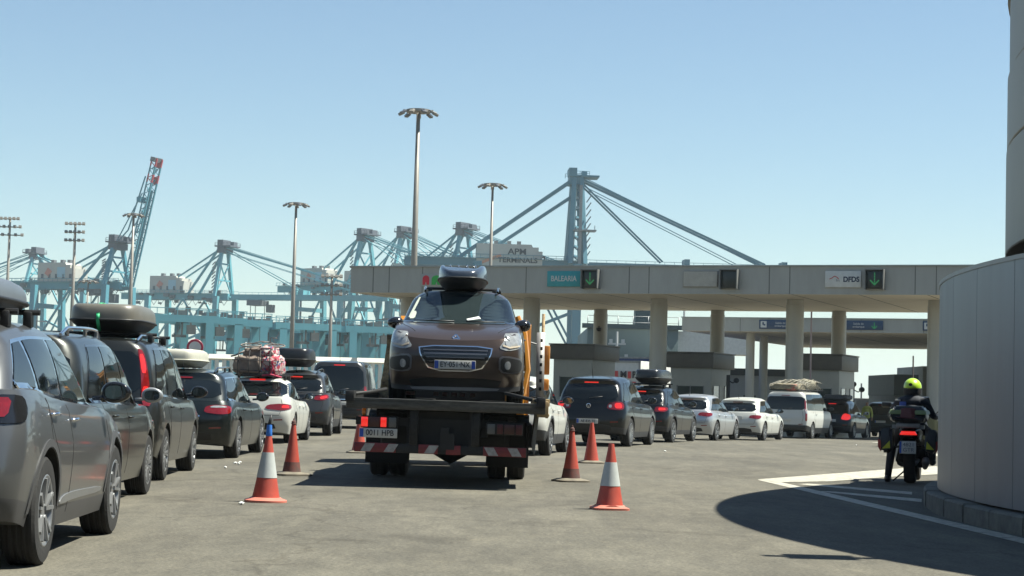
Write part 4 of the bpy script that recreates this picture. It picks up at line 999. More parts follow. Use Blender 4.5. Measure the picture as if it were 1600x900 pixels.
# articulated trailers
def trailer(label, px0, px1, pyt, Y, m, letters):
    a, b = P(px0, pyt, Y), P(px1, pyt, Y); w_ = b.x-a.x; g0 = gz(a.x, Y); h = a.z-g0
    root = tag(empty('trailer', ((a.x+b.x)/2, Y, g0), R(-24)), label, 'trailer')
    bm = NB(); box(bm, (0, 6.5, h/2+.55), (w_, 13, h-1.1), bev=.03); obj('trailer_body', bm, m, root)
    bm = NB()
    for s in (1, -1): box(bm, (s*w_*.46, -.02, h/2+.55), (.09, .05, h-1.1))
    box(bm, (0, -.02, h-.05), (w_, .05, .12)); box(bm, (0, -.02, 1.05), (w_, .06, .15)); box(bm, (0, 3, .8), (w_*.6, 6, .3)); obj('door_frame', bm, steel, root)
    for y in (1.2, 2.5, 3.8):
        for s in (1, -1): bm = NB(); lathe(bm, [(0, s*w_*.5), (.5, s*w_*.5), (.5, s*(w_*.5-.3)), (0, s*(w_*.5-.3))], 'X', 18, (0, y, .5)); recalc(bm); obj('wheel', bm, rubber, root)
    return root, w_, h
tr, tw_, th_ = trailer('white box trailer with red and black lettering seen between two columns', 952, 1003, 563, 112, mat('trailer_white', (.5, .5, .47), .5), 1)
for t_, x_, m_ in (('M', -.1, ink), ('R', .62, ink)): text('lettering', t_, .55, m_, tr, (x_, -.06, th_-.85), depth=.004, bold=.02)
bm = NB(); box(bm, (-.62, -.05, th_-.85), (.34, .02, .45)); box(bm, (.28, -.05, th_-.85), (.2, .02, .42)); box(bm, (.1, -.05, th_-1.3), (1.2, .02, .1)); obj('logo_blocks', bm, MATS['logo_red'], tr)
t2, _, _ = trailer('dark blue box trailer just behind the white lettered trailer', 962, 1030, 557, 128, mat('trailer_blue', (.012, .03, .12), .5), 0)
# white wall building right of the middle booth
wb_, w_, h_ = block('white_building', 'low white building with a dark flat roof edge right of the middle booth', 'building', 1133, 1262, 583, 135, 14, mat('white_render', (.42, .42, .40), .7, var=.05))
bm = NB(); box(bm, (0, 7, h_+.12), (w_+.5, 14.5, .5)); obj('roof_edge', bm, mat('roof_dark', (.05, .055, .055), .6), wb_)
for q in (.12, .28, -.2): bm = NB(); box(bm, (w_*q, -.01, h_*.45), (.9, .03, 1.0)); obj('window', bm, winm, wb_)
gb_, w_, h_ = block('port_building', 'grey building with a dark upper storey behind the motorcyclist', 'building', 1398, 1434, 590, 140, 10, mat('grey_render', (.19, .195, .18), .7))
bm = NB(); box(bm, (0, 5, h_-.55), (w_+.1, 10.1, 1.6)); obj('upper_storey', bm, mat('roof_green_grey', (.06, .075, .07), .6), gb_)
bm = NB()
for k in range(5): box(bm, (0, -.01, .6+k*.45), (w_-.1, .03, .05))
obj('wall_bands', bm, seamm, gb_)
block('port_building', 'pale grey tower block partly hidden by the rightmost front column', 'building', 1442, 1475, 572, 150, 10, MATS['grey_render'])
yd, w_, h_ = block('low_wall', 'long low grey quay wall behind the last cars of the right lane', 'wall', 1338, 1500, 622, 160, 1.0, mat('quay_concrete', (.16, .16, .145), .8))
for i, (px, pt) in enumerate([(1384, 600), (1391, 601), (1398, 600), (1346, 599)]):
    pole('bollard_pole', 'thin grey post rising from the quay wall beyond the right lane', px, pt, 165, .09, steel, 'pole', 'thin posts along the quay wall')
bm = NB(); a = P(1365, 610, 164); b = P(1400, 607, 164)
for z in (0, -.8): bar(bm, (a.x, a.y, a.z+z), (b.x, b.y, b.z+z), .12)
for t in (0, .25, .5, .75, 1): bar(bm, (a.x+(b.x-a.x)*t, a.y, a.z), (a.x+(b.x-a.x)*t, a.y, -.6), .12)
tag(obj('pipe_rack', bm, steel, smooth=False), 'low grey pipe rack between thin posts far behind the lanes', 'pipe rack')
# white picket fence on the left
fm = mat('white_concrete', (.74, .72, .63), .7, var=.06)
def fence(px0, px1, Y, h, label):
    a, b = P(px0, 560, Y).x, P(px1, 560, Y).x; root = tag(empty('picket_fence', (a, Y, 0)), label, 'fence'); L_ = b-a
    bm = NB(); n = int(L_/.30)
    for k in range(n): box(bm, (k*.30+.13, 0, h/2-.1), (.12, .12, h-.2), rotz(R(42)))
    obj('pickets', bm, fm, root)
    bm = NB(); box(bm, (L_/2, 0, h-.12), (L_, .14, .20), Matrix.Rotation(R(-28), 3, 'X')); box(bm, (L_/2, 0, .25), (L_, .16, .2)); obj('rail', bm, fm, root)
    bm = NB()
    for k in range(int(L_/3)+1): box(bm, (k*3, 0, h/2), (.22, .22, h))
    obj('posts', bm, fm, root)
fence(90, 640, 75, 2.50, 'long white picket fence behind the left lane of cars')
# no entry to vehicles sign
p = P(305, 543, 66); root = tag(empty('road_sign', (p.x, 66, 0)), 'round no vehicles sign with a red ring and white centre beside the fence', 'road sign')
bm = NB(); lathe(bm, [(0, -.01), (.29, -.01), (.30, 0), (.29, .02), (0, .02)], 'Y', 32, (0, -.05, p.z)); recalc(bm); d_ = obj('disc', bm, mat('sign_red', (.40, .03, .06), .4), root)
bm = NB(); lathe(bm, [(0, -.012), (.215, -.012), (.215, -.008), (0, -.008)], 'Y', 32, (0, -.055, p.z)); recalc(bm); obj('centre', bm, mat('sign_centre', (.55, .53, .50), .5), d_)
bm = NB(); box(bm, (0, -.04, p.z-.48), (.50, .03, .26), bev=.01); obj('plate', bm, mat('sign_centre'+'', (0, 0, 0)), root)
bm = NB(); tube(bm, [(0, 0, 0), (0, 0, p.z+.3)], .035, 10); obj('pole', bm, steel, root)
# ------------------------------------------------------------------ curved grey building on the right
CX, CY, RW = 20.5, 19.0, 15.7
wallm = mat('wall_panel', (.165, .187, .207), .40, .15, var=.13, scale=1.6, stretch=(1, 1, .16)); beige = mat('beige_panel', (.28, .262, .215), .5, .1, var=.08, scale=.5)
kerbm = mat('kerb_concrete', (.13, .125, .105), .9, var=.3, scale=5, bump=.4, bscale=14)
rb = tag(empty('round_building', (CX, CY, 0)), 'round building clad in grey metal panels with a beige upper storey at the right edge', 'building')
def arc_pt(r, a): return (-r*math.cos(a), r*math.sin(a))     # a measured from the side facing the road
pw = 1.28/RW; a0 = math.asin((19.13-CY)/RW)
bm = NB(); i0, i1 = -24, 37
for i in range(i0, i1):
    A, B = a0+i*pw+.005/RW, a0+(i+1)*pw-.005/RW; n = 6
    o_, in_ = [], []
    for k in range(n+1):
        a = A+(B-A)*k/n; o_.append(arc_pt(RW, a)); in_.append(arc_pt(RW-.04, a))
    prism(bm, o_+in_[::-1], .21, 2.62, 'XY')
recalc(bm); obj('wall', bm, wallm, rb, ang=20)
def ringwall(r, z0, z1, m, name, seg=160, th=.3, prof=None):
    bm = NB(); pr = prof or [(r-th, z0), (r, z0), (r, z1), (r-th, z1)]
    lathe(bm, pr+[pr[0]], 'Z', seg); recalc(bm); return obj(name, bm, m, rb, ang=25)
ringwall(RW-.05, .2, 2.60, mat('wall_backing', (.06, .06, .06), .8), 'wall_core')
ringwall(0, 0, 0, mat('wall_cap', (.2, .2, .2), .4, .3), 'wall_cap', prof=[(RW-.4, 2.605), (RW+.012, 2.605), (RW+.012, 2.65), (RW-.4, 2.65)])
bm = NB(); kw = .9/RW
for i in range(-32, 50):
    A, B = i*kw+.009/RW, (i+1)*kw-.009/RW
    j = random.uniform(-.012, .012)
    o_ = [arc_pt(RW+.15+j, A+(B-A)*k/4) for k in range(5)]; in_ = [arc_pt(RW-.2, A+(B-A)*k/4) for k in range(5)]
    prism(bm, o_+in_[::-1], -.02, .19+j, 'XY')
recalc(bm); bmesh.ops.bevel(bm, geom=[e for e in bm.edges if e.calc_length() > .02 and abs(e.verts[0].co.z-e.verts[1].co.z) < .01 and e.verts[0].co.z > .1], offset=.02, segments=1, affect='EDGES')
obj('kerb', bm, kerbm, rb, ang=30)
RU = 14.93
ringwall(0, 0, 0, mat('recess_dark', (.04, .04, .04), .8), 'recess', prof=[(RU-1.2, 2.5), (RU-.6, 2.5), (RU-.6, 3.3), (RU-1.2, 3.3)])
for k, (z0, z1, dr) in enumerate([(3.03, 4.30, .0), (4.306, 5.22, -.008), (5.226, 6.20, -.03)]):
    b_ = .04
    ringwall(0, 0, 0, beige, 'upper_storey_panel', prof=[(RU-1.0, z0), (RU-b_+dr, z0), (RU-.01+dr, z0+.008), (RU+dr, z0+.02), (RU+dr, z1-.02), (RU-.02+dr, z1), (RU-1.0, z1)])
bm = NB(); lathe(bm, [(0, 6.22), (RU, 6.22), (RU, 6.28), (0, 6.28)], 'Z', 160); recalc(bm); obj('roof', bm, beige, rb, ang=30)
for y_, l_ in ((14.6, 1.0), (11.3, 1.1)):
    bm = NB(); xx = -math.sqrt(RU**2-(y_-CY)**2); box(bm, (xx-l_/2+.05, y_-CY, 6.0), (l_+.1, .14, .10)); box(bm, (xx-l_*.62, y_-CY, 5.93), (l_*.5, .42, .10)); obj('shadow_bracket', bm, black, rb)  # bracket arms out of view, put in for the two bar shadows on the road

# unseen block added behind the viewpoint so the cars reflect something dark
tb = tag(empty('added_reflection_block', (-8, -42, 0)), 'long dark glazed block added out of view behind the viewpoint to darken car reflections', 'building')
bm = NB(); box(bm, (0, -8, 7), (190, 16, 14)); obj('walls', bm, mat('reflection_block_concrete', (.16, .155, .14), .8), tb)
bm = NB()
for k in range(30): box(bm, (-90+k*6.2, .02, 5.5), (5.2, .1, 8.0))
obj('reflection_glass_band', bm, mat('reflection_block_glass', (.02, .028, .03), .1), tb)
bm = NB(); box(bm, (0, 2.5, 3.6), (188, 5, .5)); obj('reflection_ledge', bm, mat('reflection_block_dark', (.05, .05, .05), .7), tb)
# ------------------------------------------------------------------ flood light masts
mastm = mat('mast_grey', (.24, .22, .19), .5, .3, var=.08)
def flood_mast(label, px, pyt, Y, kind='ring', r=.30, pxb=None):
    p = P(px, pyt, Y); H_ = p.z; root = tag(empty('floodlight_mast', (p.x, Y, 0)), label, 'floodlight mast', 'tall floodlight masts of the port')
    bm = NB(); tube(bm, [(0, 0, -.6), (0, 0, H_*.5), (0, 0, H_)], [r*1.25, r, r*.6], 12); obj('pole', bm, mastm, root)
    if kind == 'ring':
        bm = NB(); lathe(bm, [(.3, -.4), (1.1, -.35), (1.1, -.1), (.3, 0), (.3, -.4)], 'Z', 16, (0, 0, H_)); recalc(bm); obj('head_frame', bm, mastm, root)
        n = 9
        for k in range(n):
            a = 2*math.pi*k/n+.2; R1 = 1.55
            bm = NB(); bar(bm, (math.cos(a)*.9, math.sin(a)*.9, H_-.2), (math.cos(a)*R1, math.sin(a)*R1, H_-.25), .10)
            c = Vector((math.cos(a)*R1, math.sin(a)*R1, H_-.42)); rot = Matrix.Rotation(a, 3, 'Z') @ Matrix.Rotation(.45, 3, 'Y')
            box(bm, c, (.58, .40, .22), rot, bev=.04); obj('lamp_head', bm, alloyd if k % 2 else mastm, root)
    else:
        rows = 3
        for j in range(rows):
            z = H_-.2-j*1.25; bm = NB(); w2 = 1.3+.35*j*(kind == 'rack3'); bar(bm, (-w2, 0, z), (w2, 0, z), .16)
            for k in range(5):
                x = -w2+2*w2*k/4; box(bm, (x, -.25, z+.05), (.42, .35, .36), Matrix.Rotation(-.4, 3, 'X'))
            obj('lamp_row', bm, mastm, root)
    return root
flood_mast('tallest grey floodlight mast rising above the left end of the toll canopy', 654, 170, 166, r=.28)
flood_mast('grey floodlight mast rising beside the white machinery house of the large crane', 770, 286, 224, r=.22)
flood_mast('grey floodlight mast with a ring head behind the white picket fence', 463, 316, 248, r=.27)
flood_mast('grey mast with three rows of lamps, second from the left', 118, 348, 279, 'rack', r=.28)
flood_mast('grey mast with a wide lamp rack at the far left edge', 16, 340, 285, 'rack3', r=.26)
flood_mast('dark floodlight mast standing in front of the raised crane boom', 209, 333, 300, r=.30)
flood_mast('short floodlight mast between the crane legs at the left', 138, 437, 330, r=.20)
flood_mast('thin grey mast with no lamps left of the canopy end', 519, 430, 260, 'rack', r=.24)
# ------------------------------------------------------------------ ship to shore cranes
cb1 = mat('crane_blue', (.07, .24, .30), .5, var=.12, scale=.08); cb2 = mat('crane_pale_blue', (.11, .32, .37), .5, var=.12, scale=.08); cw = mat('crane_white', (.42, .41, .37), .6, var=.08, scale=.2); cred = mat('crane_red', (.42, .05, .06), .5); cdark = mat('crane_dark', (.10, .11, .12), .6)
def sts(label, px, Y, yaw, zg, za, boom=66, back=36, raised=None, m=None, house=True, aw=9, tip=False, big=False, leg=2.0, face=None, flip=1):
    """ship to shore crane; local +x = waterside; origin under the waterside legs"""
    m = m or cb1; p = P(px, 600, Y); root = tag(empty('harbour_crane', (p.x, Y, -.5), yaw), label, 'crane', 'ship to shore cranes along the quay')
    HW = 9
    for x in (0, -30):
        for y in (HW, -HW):
            bm = NB(); bar(bm, (x, y, 0), (x, y*.85, zg), leg, leg*.9); box(bm, (x, y, 1.5), (leg+1, 6, 2)); obj('leg', bm, m, root, smooth=False)
    bm = NB()
    for y in (HW*.93, -HW*.93):
        bar(bm, (-30, y, zg*.34), (0, y, zg*.34), 1.6, 2.2); bar(bm, (-30, y, zg*.36), (-14, y, zg*.97), .6); bar(bm, (0, y, zg*.36), (-14, y, zg*.97), .6)
        bar(bm, (-30, y, zg*.36), (0, y, zg*.66), .8)
    for x in (0, -30): bar(bm, (x, -HW, zg*.34), (x, HW, zg*.34), 1.8, 2.2); bar(bm, (x, -HW*.9, zg*.80), (x, HW*.9, zg*.80), 1.2, 1.6)
    obj('portal_braces', bm, m, root, smooth=False)
    bm = NB()
    for y in (3.2, -3.2): bar(bm, (-30-back*.4 if not big else -back-12, y, zg), (3, y, zg), 1.4, 2.4)
    n = 9; xs0 = (-30-back*.4 if not big else -back-12)
    for k in range(n+1): x = xs0+(3-xs0)*k/n; bar(bm, (x, -3.2, zg), (x, 3.2, zg), .6)
    for y in (4.6, -4.6):
        bar(bm, (xs0, y, zg+2.4), (3, y, zg+2.4), .14); bar(bm, (xs0, y, zg+1.3), (3, y, zg+1.3), .9, .12)
        for k in range(25): x = xs0+(3-xs0)*k/24; bar(bm, (x, y, zg+1.3), (x, y, zg+2.4), .1)
    obj('main_girder', bm, m, root, smooth=False)
    # boom
    ang = raised or 0; ca, sa = math.cos(ang), math.sin(ang)
    def B(s, y, z): return (4+s*ca-z*sa, y, zg+s*sa+z*ca)
    bm = NB(); br = NB()
    if raised:
        n = 16
        for y in (1.6, -1.6):
            for z in (-.8, 1.2):
                for k in range(n): bar(br if k >= n-4 and k % 2 else bm, B(boom*k/n, y, z), B(boom*(k+1)/n, y, z), .5 if z < 0 else .38)
            for k in range(n):
                t_ = br if k >= n-4 and k % 2 else bm; bar(t_, B(boom*k/n, y, -.8), B(boom*(k+.5)/n, y, 1.2), .22); bar(t_, B(boom*(k+.5)/n, y, 1.2), B(boom*(k+1)/n, y, -.8), .22)
        bar(bm, B(0, .8, 0), B(boom*.75, .8, 0), .5, .8); bar(br, B(boom*.80, 1.7, .2), B(boom*.86, 1.7, .2), .3, 1.9); bar(br, B(boom*.93, 1.7, .2), B(boom*.98, 1.7, .2), .3, 1.9)
    for y in (() if raised else (2.6, -2.6)):
        seg = 11
        for k in range(seg):
            t_ = bm if not (tip and k in (8, 10)) else br
            bar(t_, B(boom*k/seg, y, 0), B(boom*(k+1)/seg-(.1 if tip else 0), y, 0), 1.1, 2.0, up=Vector((-sa, 0, ca)))
    for k in range(13):
        yw = 1.6 if raised else 2.6; bar(bm, B(boom*k/12, -yw, .2), B(boom*k/12, yw, .2), .4)
        if k < 12: bar(bm, B(boom*k/12, -yw, .2), B(boom*(k+1)/12, yw, .2), .25)
    for k in range(0 if raised else 25):
        bar(bm, B(boom*k/24, 3.6, 1.0), B(boom*k/24, 3.6, 2.2), .1)
    if raised: pass
    else: bar(bm, B(0, 3.6, 2.2), B(boom, 3.6, 2.2), .13); bar(bm, B(0, 3.6, 1.0), B(boom, 3.6, 1.0), .8, .12)
    for s in (30, 60):
        if s < boom: box(bm, B(s, 0, 1.9), (1.6, 6, 1.8))
    obj('boom', bm, m, root, smooth=False)
    if tip:
        # alternate red bands near the tip
        for k in range(3):
            q = boom*(9.3+k*.5)/11
            for y in (() if raised else (2.6, -2.6)): bar(br, B(q, y, 1.15), B(q+boom*.03, y, 1.15), 1.2, .3)
        obj('boom_tip', br, cred, root, smooth=False)
        bm = NB(); box(bm, B(boom-.5, 0, .5), (1.6, 4.6, 1.8), Matrix.Rotation(-ang, 3, 'Y')); obj('tip_platform', bm, cdark, root)
    else: br.free()
    # A frame
    bm = NB(); top = 1.6
    if big:
        for y in (HW*.8, -HW*.8):
            bar(bm, (-2.0, y, zg), (-.9, y*.35, za), 1.4, 2.2); bar(bm, (2.2, y, zg), (.9, y*.35, za), 1.3, 2.0)
        for k in range(1, 9):
            z = zg+(za-zg)*k/9; w2 = 2.2-1.0*k/9; yy_ = HW*.8*(1-.65*k/9); bar(bm, (-w2, -yy_, z), (w2, yy_, z), .5); bar(bm, (-w2, -yy_, z), (w2, -yy_, z-3), .4)
    else:
        for y in (HW*.8, -HW*.8):
            bar(bm, (-1, y, zg), (-1, y*.3, za), 1.2, 1.3); bar(bm, (-15, y*.6, zg), (-2, y*.3, za), .8, .8)
        for t in (.33, .66): bar(bm, (-1, -HW*.8*(1-.7*t), zg+(za-zg)*t), (-1, HW*.8*(1-.7*t), zg+(za-zg)*t), .6)
        bar(bm, (-1, HW*.8, zg), (-1, -HW*.4, zg+(za-zg)*.66), .45); bar(bm, (-1, -HW*.8, zg), (-1, HW*.4, zg+(za-zg)*.66), .45)
    obj('a_frame', bm, m, root, smooth=False)
    bm = NB(); box(bm, (0 if not big else 2, 0, za+.2), (7 if not big else 9, 8, .5)); box(bm, (-1.5, 0, za+1.5), (2.4, 6.5, 2.4)); box(bm, (2.2, 1, za+1.2), (1.6, 3, 1.6)); box(bm, (-1, 0, za-1.3), (3.2, 7, 2.2))
    for x in (-3.3, -1.5, .5, 2, 3.4):
        for y in (-4, 4): bar(bm, (x, y, za+.2), (x, y, za+1.6), .14)
    for z in (.9, 1.6):
        for y in (-4, 4): bar(bm, (-3.3, y, za+z), (3.4, y, za+z), .12)
    obj('apex_platform', bm, m if big else mat('apex_mauve', (.09, .10, .12), .6), root, smooth=False)
    # stays
    def stay(p_, q_, w_, nm='stay'):
        bm = NB(); bar(bm, p_, q_, w_); obj(nm, bm, m, root, smooth=False)
    sw = .62 if big else .36
    for y in (2.6, -2.6):
        stay((-1, y, za-.5), (-30, y*1.2, zg+1.3) if not big else (-36, y, zg+1.2), sw*1.5, 'backstay')
        if big: stay((-1, y, za-5.5), (-30, y, zg+1.2), sw*1.3, 'backstay')
        if not raised:
            s1, s2 = (22.5, 54) if big else (30, 62) if boom > 60 else (boom*.5, boom*.93)
            stay((1, y, za-.5), B(s2, y, 1.8), sw, 'forestay'); stay((1, y, za-1.5), B(s1, y, 1.8), sw*.8, 'forestay'); stay((1, y, za+.2), B(s2-2, y, 2.2), .22, 'hoist_rope'); stay((1, y, za-2.4), B(s2-9, y, 1.8), .22, 'hoist_rope')
        else:
            mid = B(boom*.42, y, 3.5); stay((0, y, za-.5), mid, sw, 'forestay'); stay(mid, B(boom*.85, y, 1.5), sw, 'forestay'); stay((0, y, za), B(boom*.72, y, 1.2), .3, 'hoist_rope')
    if house:
        zgs = zg; zg = zg-(2.3 if big else 0)
        bm = NB(); hx = -24 if not big else -20.3; hl = 15 if not big else 20
        prism(bm, [(hx-hl/2, zg+1.4), (hx+hl/2, zg+1.4), (hx+hl/2, zg+6.0), (hx+hl/2-1.2, zg+6.0), (hx+hl/2-1.2, zg+7.2), (hx+hl/2-3, zg+7.2), (hx+hl/2-3.4, zg+8.0), (hx-hl/2, zg+8.0)], -4.2, 4.2, 'XZ'); recalc(bm); hs = obj('machinery_house', bm, cw, root, smooth=False)
        bm = NB()
        for x in (hx-4, hx, hx+3): box(bm, (x, 0, zg+8.6), (1.2, 1.6, 1.2))
        for k in range(5): box(bm, (hx-hl/2+2+k*3, -4.25, zg+3.2), (1.0, .1, 1.6)) if not big else None
        if big:
            box(bm, (hx+hl/2+.5, 0, zg+4.6), (.9, 6, .2)); box(bm, (hx+hl/2+.9, 0, zg+3), (.2, 6, 3.2))
        obj('roof_units', bm, cdark if not big else steel, hs, smooth=False)
        if big:
            bm = NB(); bar(bm, (hx-hl/2-4, -4.6, zg+4.5), (hx-hl/2-1, -4.6, zg+7), .8, .3); bar(bm, (hx-hl*.43, -4.3, zg+2.6), (hx-hl*.10, -4.3, zg+6.0), .9, .15, up=Vector((0, 1, 0))); recalc(bm)
            bm2 = NB(); bar(bm2, (hx-hl*.45, -4.3, zg+2.0), (hx-hl*.13, -4.3, zg+4.6), .8, .15, up=Vector((0, 1, 0))); bm.free(); obj('orange_swoosh', bm2, mat('swoosh_orange', (.55, .22, .12), .5), hs, smooth=False)
            text('lettering', 'APM', 2.5, ink, hs, (hx+2.3, -4.32, zg+5.7), depth=.04, bold=.06, sx=1.15); text('lettering', 'TERMINALS', 2.1, ink, hs, (hx+2.5, -4.32, zg+3.1), depth=.04, bold=.05, sx=1.12)
        else:
            bm = NB(); box(bm, (hx+2.5, -4.25, zg+4.6), (3.4, .1, 3.6)); obj('logo_panel', bm, mat('logo_pale_blue', (.30, .47, .55), .6), hs); bm = NB(); box(bm, (hx-3, -4.25, zg+4.6), (2.2, .1, 2.4), Matrix.Rotation(.6, 3, 'Y')); obj('logo_mark', bm, mat('logo_orange', (.5, .2, .15), .6), hs)
    if house: zg = zgs
    # trolley, cab and stair tower
    bm = NB(); tx = 14 if not raised else -8
    box(bm, (tx, 0, zg-2.2), (6, 7, 2.0)); box(bm, (tx+4.5, 2, zg-4.2), (2.6, 2.6, 3)); bar(bm, (tx-2, 2, zg-3), (tx-2, 2, zg-12), .2); bar(bm, (tx+2, 2, zg-3), (tx+2, 2, zg-12), .2); bar(bm, (tx-2, -2, zg-3), (tx-2, -2, zg-12), .2); box(bm, (tx, 0, zg-12.4), (3, 8, .9)); obj('trolley', bm, cdark, root, smooth=False)
    if not big:
        bm = NB(); r2 = random.Random(int(px))
        for k in range(26):
            x = r2.uniform(-40, 2); s_ = r2.uniform(.5, 1.5); box(bm, (x, r2.choice((-4.4, -4.8, 4.4)), zg-1.6+r2.uniform(-1.2, 3.4)), (s_*1.6, .9, s_))
        for k in range(14): x = -40+k*3.1; bar(bm, (x, -4.5, zg-1.2), (x+1.5, -4.5, zg-3.4), .14); bar(bm, (x+1.5, -4.5, zg-3.4), (x+3.1, -4.5, zg-1.2), .14)
        obj('girder_equipment', bm, mat('equipment_grey', (.13, .15, .15), .6, var=.3, scale=.4), root, smooth=False)
    bm = NB(); x = 2.5 if big else -3
    for k in range(9): z = zg+2+(za-zg-8)*k/9; bar(bm, (x, -6, z), (x+1.4, -6, z+(za-zg-8)/9), .35)
    if big: box(bm, (2, -6, zg+(za-zg)*.38), (7, 5, .4)); [bar(bm, (-1+i*3, -8, zg+(za-zg)*.38), (-1+i*3, -8, zg+(za-zg)*.38+1.5), .2) for i in range(3)]; bar(bm, (.7, -7, zg), (.7, -7, za-3), .9)
    obj('stair', bm, steel, root, smooth=False)
    bm = NB()
    for z in (zg*.35, zg*.5, zg*.65, zg*.8): box(bm, (-30-1.8, 0, z), (3.0, 5, .3)); bar(bm, (-30-3.2, -2, z), (-30-3.2, -2, z+1.4), .2)
    bar(bm, (-33, -2, 1), (-33, -2, zg), .6); obj('lift_tower', bm, steel, root, smooth=False)
    return root
sts('largest blue harbour crane with its tall pylon and white house reading APM TERMINALS', 894, 565, R(3), 41.4, 68.4, boom=72, back=40, big=True, m=mat('crane_steel_blue', (.055, .17, .225), .5, var=.1, scale=.08), leg=2.6)
sts('harbour crane with its boom raised steeply and a red and white tip', 180, 640, R(-24), 35.5, 50.5, boom=45, back=36, raised=R(77), tip=True, m=cb1)
sts('pale blue harbour crane with a lowered boom, above the no vehicles sign', 348, 720, R(-20), 36.5, 56, boom=66, back=36, m=cb2)
sts('pale blue harbour crane right of the ring headed mast, first of a close pair', 567, 720, R(-38), 41.5, 62, boom=60, m=cb2)
sts('pale blue harbour crane right of the ring headed mast, second of a close pair', 628, 790, R(-38), 45.5, 69.5, boom=60, m=cb2)
sts('pale blue harbour crane left of the tallest crane, behind its white house', 722, 700, R(-34), 43, 63.5, boom=60, m=cb1)
tag(sts('blue harbour crane far left whose girder passes behind the left masts', 46, 800, R(180-20), 44, 57, boom=36, back=20, m=cb2, tip=True, house=False))
# ------------------------------------------------------------------ stacking cranes in the container yard
def yard_crane():
    root = tag(empty('yard_crane', (0, 0, 0)), 'pale blue gantry crane of the container yard behind the white fence', 'gantry crane', 'pale blue yard cranes')
    Hh = 15.5
    for x in (-5, 5):
        for y in (-5, 5):
            bm = NB(); bar(bm, (x, y, 0), (x, y, Hh-2), 1.45, 1.2); box(bm, (x, y, 1), (2.8, 2.0, 1.4)); obj('leg', bm, cb2, root, smooth=False)
    bm = NB()
    for y in (-5, 5): bar(bm, (-6.6, y, Hh-1.5), (6.6, y, Hh-1.5), 1.2, 1.3); bar(bm, (-5, y, 2), (5, y, 2), .5, .8)
    for x in (-5, 5): bar(bm, (x, -5, Hh-1.5), (x, 5, Hh-1.5), 1.2, 1.2)
    bar(bm, (-6.6, -5.2, Hh+.4), (6.6, -5.2, Hh+.4), .14)
    for k in range(8): bar(bm, (-6.5+k*13/7, -5.2, Hh-.9), (-6.5+k*13/7, -5.2, Hh+.4), .12)
    obj('crossbeam', bm, cb2, root, smooth=False)
    bm = NB(); rr = random.Random(3)
    box(bm, (0, -1, Hh-.4), (2.2, 6, 1.0)); box(bm, (-1.4, 3, Hh+.3), (1.2, 1.4, .9)); box(bm, (1.2, -2, Hh+.4), (.9, 1, .9)); box(bm, (1.8, -3, Hh-3.4), (1.6, 1.5, 1.7)); bar(bm, (1.8, -3, Hh-2.8), (1.4, -3, Hh-.6), .3); bar(bm, (-1.6, -2, Hh-4.6), (1.0, -2, Hh-4.6), .5)
    for k in range(5): x = rr.uniform(-1.6, 1.6); bar(bm, (x, -2, Hh-.6), (x*.7, -2, Hh-4.6), .14)
    obj('trolley', bm, mat('yard_trolley', (.10, .11, .11), .6, var=.3, scale=.5), root, smooth=False)
    bm = NB()
    for k in range(6): bar(bm, (-6.4, -5.0, 1+k*2.1), (-5.2 if k % 2 else -6.9, -5.0, 3.1+k*2.1), .22)
    obj('stair', bm, steel, root, smooth=False)
    return root
yc0 = yard_crane(); rr = random.Random(5)
ypx = [(278, 345), (322, 352), (362, 360), (404, 378), (432, 392), (470, 372), (497, 400), (525, 382), (552, 396), (580, 380), (604, 404), (345, 470), (448, 480), (540, 470), (620, 470)]
ylab = ['directly above the no vehicles sign', 'second from the left, right of the no vehicles sign', 'third from the left', 'above the luggage bundle', 'right above the luggage bundle', 'just right of the ring headed mast', 'above the black roof box', 'beside the thin mast', 'above the dark van', 'left of the truck stanchion', 'behind the truck stanchion', 'farther back between the left ones', 'farther back behind the ring headed mast', 'farther back above the dark van', 'farther back behind the canopy end']
for i, (px, Y) in enumerate(ypx):
    o = yc0 if i == 0 else copy_tree(yc0); p = P(px, 600, Y); o.location = (p.x, Y, -.5); o.rotation_euler.z = R(rr.uniform(6, 20))
    o['label'] = 'pale blue yard crane '+ylab[i]
# container stacks and quay clutter along the left horizon
cols = [(.10, .03, .025), (.03, .06, .10), (.13, .13, .12), (.07, .085, .08), (.11, .06, .03), (.03, .08, .075)]
cms = [mat('container_%s' % n, c, .6, var=.1, scale=.3) for n, c in zip(('red', 'blue', 'grey', 'green_grey', 'rust', 'teal'), cols)]
cname = ['red', 'blue', 'pale grey', 'green grey', 'rust', 'teal']
rr = random.Random(11); csh = {}
for i in range(18):
    px = 60+i*31+rr.uniform(-6, 6); Y = rr.choice((420, 440, 460)); lv = rr.choice((1, 2, 2, 3)) if px < 240 else 1; k = rr.randrange(6)
    if lv not in csh:
        bm = NB()
        for j in range(lv):
            box(bm, (0, 0, 1.3+j*2.62), (6.06, 2.44, 2.59))
            for q in range(11): box(bm, (-2.8+q*.56, -1.235, 1.3+j*2.62), (.18, .03, 2.3))
        shade(bm); me = bpy.data.meshes.new('container_stack'); bm.to_mesh(me); bm.free(); csh[lv] = me
    me = csh[lv].copy(); me.materials.append(cms[k]); o = bpy.data.objects.new('container_stack', me); COL.objects.link(o); p = P(px, 600, Y); o.location = (p.x, Y+rr.uniform(-2, 2), -.5); o.rotation_euler.z = R(12)
    tag(o, 'stacked shipping containers far behind the white fence', 'container stack', 'shipping container stacks beyond the fence')
